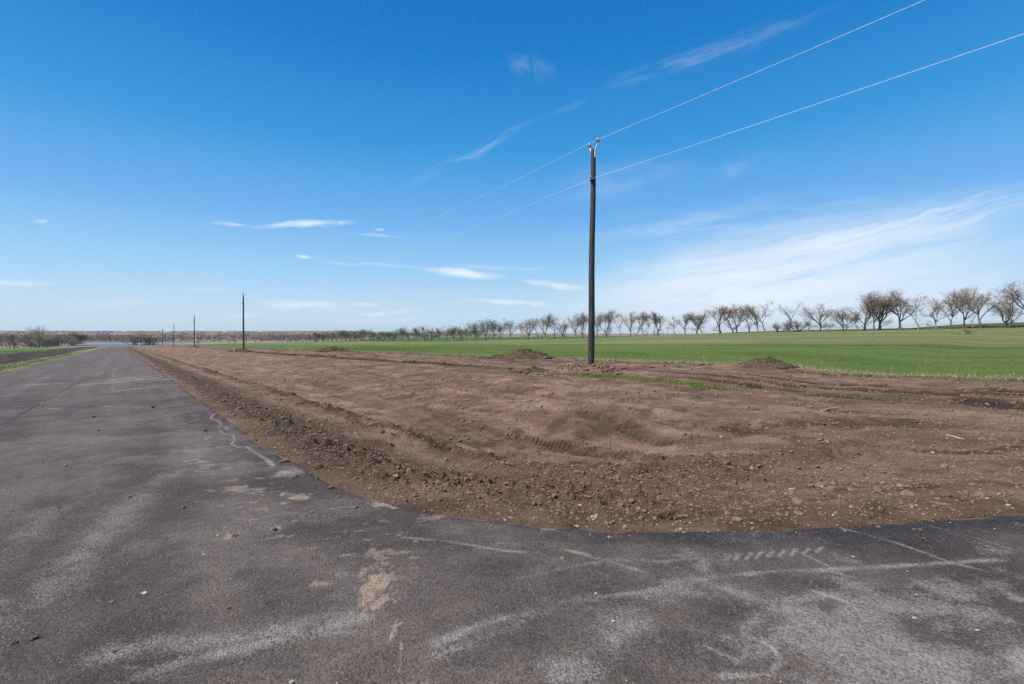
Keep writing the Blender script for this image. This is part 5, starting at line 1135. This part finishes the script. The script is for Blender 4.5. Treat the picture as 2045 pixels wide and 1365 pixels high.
# ------------------------------------------------------------------ world, sun, camera
SUN_AZ = math.atan2(-.935, -.355)   # to-sun direction in XY is (-.935,-.355): angle from +Y towards +X
SUN_EL = R(52)
w = bpy.data.worlds.new('World'); bpy.context.scene.world = w; w.use_nodes = True; nt = w.node_tree; nt.nodes.clear()
out = nt.nodes.new('ShaderNodeOutputWorld'); bg = nt.nodes.new('ShaderNodeBackground'); sky = nt.nodes.new('ShaderNodeTexSky')
sky.sky_type = 'NISHITA'; sky.sun_disc = False; sky.sun_elevation = SUN_EL; sky.sun_rotation = SUN_AZ; sky.altitude = 200; sky.air_density = 1.0; sky.dust_density = .2; sky.ozone_density = 3.0
tc = nt.nodes.new('ShaderNodeTexCoord'); sp = nt.nodes.new('ShaderNodeSeparateXYZ'); nt.links.new(tc.outputs['Generated'], sp.inputs[0])
def mth(op, a, b=None, c=None, clamp=False):
    n = nt.nodes.new('ShaderNodeMath'); n.operation = op; n.use_clamp = clamp
    for i_, v_ in enumerate((a, b, c)):
        if v_ is None: continue
        if hasattr(v_, 'links'): nt.links.new(v_, n.inputs[i_])
        else: n.inputs[i_].default_value = v_
    return n.outputs[0]
azn = mth('ARCTAN2', sp.outputs[0], sp.outputs[1]); eln = mth('ARCSINE', sp.outputs[2])
cmb = nt.nodes.new('ShaderNodeCombineXYZ'); nt.links.new(azn, cmb.inputs[0]); nt.links.new(eln, cmb.inputs[1]); AE = cmb.outputs[0]
def ae(x, y): a = (x - CX) / F; b = (HY - y) / F; return math.atan(a), math.atan(b / math.hypot(1, a))
# warp
wn = nt.nodes.new('ShaderNodeTexNoise'); wn.inputs['Scale'].default_value = 10; wn.inputs['Detail'].default_value = 6; nt.links.new(AE, wn.inputs['Vector'])
wsub = nt.nodes.new('ShaderNodeVectorMath'); wsub.operation = 'MULTIPLY_ADD'; nt.links.new(wn.outputs['Color'], wsub.inputs[0]); wsub.inputs[1].default_value = (.09, .022, 0); wsub.inputs[2].default_value = (-.045, -.011, 0)
wadd = nt.nodes.new('ShaderNodeVectorMath'); wadd.operation = 'ADD'; nt.links.new(AE, wadd.inputs[0]); nt.links.new(wsub.outputs[0], wadd.inputs[1]); AEW = wadd.outputs[0]
# measured clear-sky gradient by elevation, blended with the sky model
crs = [(0, (3.5, 4.4, 5.1)), (.05, (3.1, 4.25, 5.3)), (.12, (2.0, 3.7, 5.4)), (.22, (.95, 2.65, 5.1)), (.35, (.22, 1.85, 4.3)), (.50, (.03, 1.18, 3.45)), (.62, (.02, .9, 2.9)), (1.0, (.04, .7, 2.4))]
cr_ = nt.nodes.new('ShaderNodeValToRGB'); el_ = cr_.color_ramp.elements
while len(el_) < len(crs): el_.new(.5)
for q_, (p_, c_) in zip(el_, crs): q_.position = p_; q_.color = (c_[0] / 6, c_[1] / 6, c_[2] / 6, 1)
nt.links.new(sp.outputs[2], cr_.inputs[0])
vm_ = nt.nodes.new('ShaderNodeVectorMath'); vm_.operation = 'SCALE'; vm_.inputs['Scale'].default_value = 6; nt.links.new(cr_.outputs[0], vm_.inputs[0])
skm = nt.nodes.new('ShaderNodeMix'); skm.data_type = 'RGBA'; skm.inputs[0].default_value = .95
ri_ = [i_ for i_ in skm.inputs if i_.type == 'RGBA']; nt.links.new(sky.outputs[0], ri_[0]); nt.links.new(vm_.outputs[0], ri_[1])
SKY = [o_ for o_ in skm.outputs if o_.type == 'RGBA'][0]
total = None
def wisp(p, q, width, amp, soft=1.0, streak=(2.2, 9), seed=0, thr=.40, plain=False):
    """cirrus streak between two directions (given by photo positions); width in px of its across size"""
    global total
    a0, e0 = ae(*p); a1, e1 = ae(*q); ang = math.atan2(e1 - e0, a1 - a0); Lh = math.hypot(e1 - e0, a1 - a0) / 2
    mp = nt.nodes.new('ShaderNodeMapping'); mp.vector_type = 'TEXTURE'; mp.inputs['Location'].default_value = ((a0 + a1) / 2, (e0 + e1) / 2, 0)
    mp.inputs['Rotation'].default_value = (0, 0, ang); mp.inputs['Scale'].default_value = (Lh, width / F * .8, 1); nt.links.new(AEW, mp.inputs['Vector'])
    ln = nt.nodes.new('ShaderNodeVectorMath'); ln.operation = 'LENGTH'; nt.links.new(mp.outputs[0], ln.inputs[0])
    mr = nt.nodes.new('ShaderNodeMapRange'); mr.interpolation_type = 'SMOOTHSTEP'; nt.links.new(ln.outputs['Value'], mr.inputs['Value'])
    mr.inputs['From Min'].default_value = 1.15; mr.inputs['From Max'].default_value = 1.15 - soft; mr.inputs['To Min'].default_value = 0; mr.inputs['To Max'].default_value = 1
    r = mr.outputs[0]
    # filaments along the axis
    m2 = nt.nodes.new('ShaderNodeMapping'); m2.vector_type = 'TEXTURE'; m2.inputs['Location'].default_value = (seed * 1.37, seed * .71, 0); m2.inputs['Rotation'].default_value = (0, 0, ang); m2.inputs['Scale'].default_value = (1 / streak[0], 1 / streak[1], 1); nt.links.new(AEW, m2.inputs['Vector'])
    n_ = nt.nodes.new('ShaderNodeTexNoise'); n_.inputs['Scale'].default_value = 3; n_.inputs['Detail'].default_value = 8; n_.inputs['Roughness'].default_value = .66; nt.links.new(m2.outputs[0], n_.inputs['Vector'])
    m3 = nt.nodes.new('ShaderNodeMapRange'); m3.interpolation_type = 'SMOOTHSTEP'; nt.links.new(n_.outputs['Fac'], m3.inputs['Value']); m3.inputs['From Min'].default_value = thr + (.03 if width < 40 else -.08); m3.inputs['From Max'].default_value = thr + (.36 if width < 40 else .30)
    r = mth('MULTIPLY', r, m3.outputs[0]); r = mth('MULTIPLY', r, amp * (1.0 if width < 40 else 1.1))
    if total is None: total = r
    else:
        inv = mth('SUBTRACT', 1.0, total); total = mth('ADD', total, mth('MULTIPLY', inv, r))
wisp((1080, 650), (2200, 440), 150, .90, 1.15, (1.4, 11), 1, .29)
wisp((1350, 560), (2250, 330), 45, .85, 1.0, (1.8, 20), 2, .42)
wisp((1120, 590), (1950, 510), 100, .78, 1.1, (1.6, 11), 3, .36)
wisp((1100, 480), (1900, 380), 60, .30, 1.1, (2, 16), 4, .40)
wisp((1600, 640), (2150, 560), 60, .6, 1.1, (1.3, 8), 5, .3)
wisp((1080, 380), (1420, 330), 50, .16, 1.1, (2, 8), 6, .38)
wisp((1400, 350), (1640, 290), 30, .20, 1.1, (3, 8), 7, .4)
wisp((1180, 175), (1700, -5), 24, .20, 1.15, (3, 22), 8, .33)
wisp((1000, 120), (1110, 150), 36, .20, 1.1, (6, 6), 9, .36)
wisp((785, 375), (1110, 220), 15, .25, 1.15, (4, 26), 10, .33)
wisp((1100, 230), (1180, 195), 10, .06, 1.0, (3, 12), 30, .3)
wisp((420, 445), (510, 447), 5, .55, 1.0, (5, 20), 11, .25)
wisp((500, 451), (715, 440), 9, .85, 1.0, (5, 18), 12, .22)
wisp((690, 462), (830, 474), 5, .35, 1.0, (5, 18), 13, .28)
wisp((575, 510), (610, 514), 5, .7, 1.0, (5, 18), 14, .2)
wisp((590, 514), (900, 540), 5, .28, 1.0, (4, 18), 15, .25)
wisp((840, 538), (1010, 556), 13, 1.0, 1.0, (5, 16), 16, .18)
wisp((870, 530), (1160, 540), 8, .35, 1.0, (4, 16), 17, .28)
wisp((1040, 560), (1180, 580), 10, .8, 1.0, (5, 16), 18, .2)
wisp((930, 598), (1120, 608), 8, .75, 1.0, (5, 16), 19, .22)
wisp((500, 602), (720, 614), 14, .6, 1.0, (4, 16), 20, .25)
wisp((680, 605), (760, 603), 7, .4, 1.0, (5, 18), 21, .25)
wisp((690, 625), (860, 620), 10, .5, 1.0, (5, 18), 22, .25)
wisp((640, 640), (900, 636), 9, .45, 1.0, (5, 18), 23, .25)
wisp((-40, 560), (110, 567), 6, .5, 1.0, (5, 18), 24, .22)
wisp((60, 442), (98, 442), 5, .5, 1.0, (6, 10), 25, .2)
wisp((370, 577), (470, 576), 5, .4, 1.0, (5, 18), 26, .25)
wisp((750, 456), (780, 458), 4, .5, 1.0, (6, 14), 27, .2)
wisp((400, 640), (560, 622), 9, .25, 1.0, (5, 18), 28, .28)
wisp((100, 608), (330, 605), 12, .16, 1.0, (3, 14), 29, .3)
mixn = nt.nodes.new('ShaderNodeMix'); mixn.data_type = 'RGBA'
rgba = [i_ for i_ in mixn.inputs if i_.type == 'RGBA']; nt.links.new(mth('MULTIPLY', total, .86), mixn.inputs[0])
nt.links.new(SKY, rgba[0]); rgba[1].default_value = (5.2, 5.6, 6.1, 1)
nt.links.new([o_ for o_ in mixn.outputs if o_.type == 'RGBA'][0], bg.inputs[0]); bg.inputs[1].default_value = .107
nt.links.new(bg.outputs[0], out.inputs[0])

sl = bpy.data.lights.new('sun', 'SUN'); sl.energy = 3.6; sl.angle = R(.53); sl.color = (1.0, .93, .82)
so = bpy.data.objects.new('sun', sl); C.objects.link(so)
from mathutils import Vector
sd = Vector((-.935 * math.cos(SUN_EL), -.355 * math.cos(SUN_EL), math.sin(SUN_EL))); so.rotation_euler = sd.to_track_quat('Z', 'Y').to_euler(); so.location = (0, 0, 60)
cam = bpy.data.cameras.new('camera'); co = bpy.data.objects.new('camera', cam); C.objects.link(co); bpy.context.scene.camera = co
co.location = (0, 0, EYE); co.rotation_euler = (R(90), 0, 0); cam.sensor_width = 36; cam.lens = F / 2045 * 36; cam.shift_y = -18.5 / 2045; cam.clip_end = 20000; cam.clip_start = .05
sc = bpy.context.scene; sc.view_settings.view_transform = 'Standard'; sc.view_settings.look = 'None'; sc.view_settings.exposure = .68; sc.view_settings.gamma = 1
sc.render.engine = 'CYCLES'; sc.cycles.use_denoising = False; sc.cycles.max_bounces = 5; sc.cycles.diffuse_bounces = 2; sc.cycles.volume_bounces = 0; sc.cycles.sample_clamp_indirect = 6
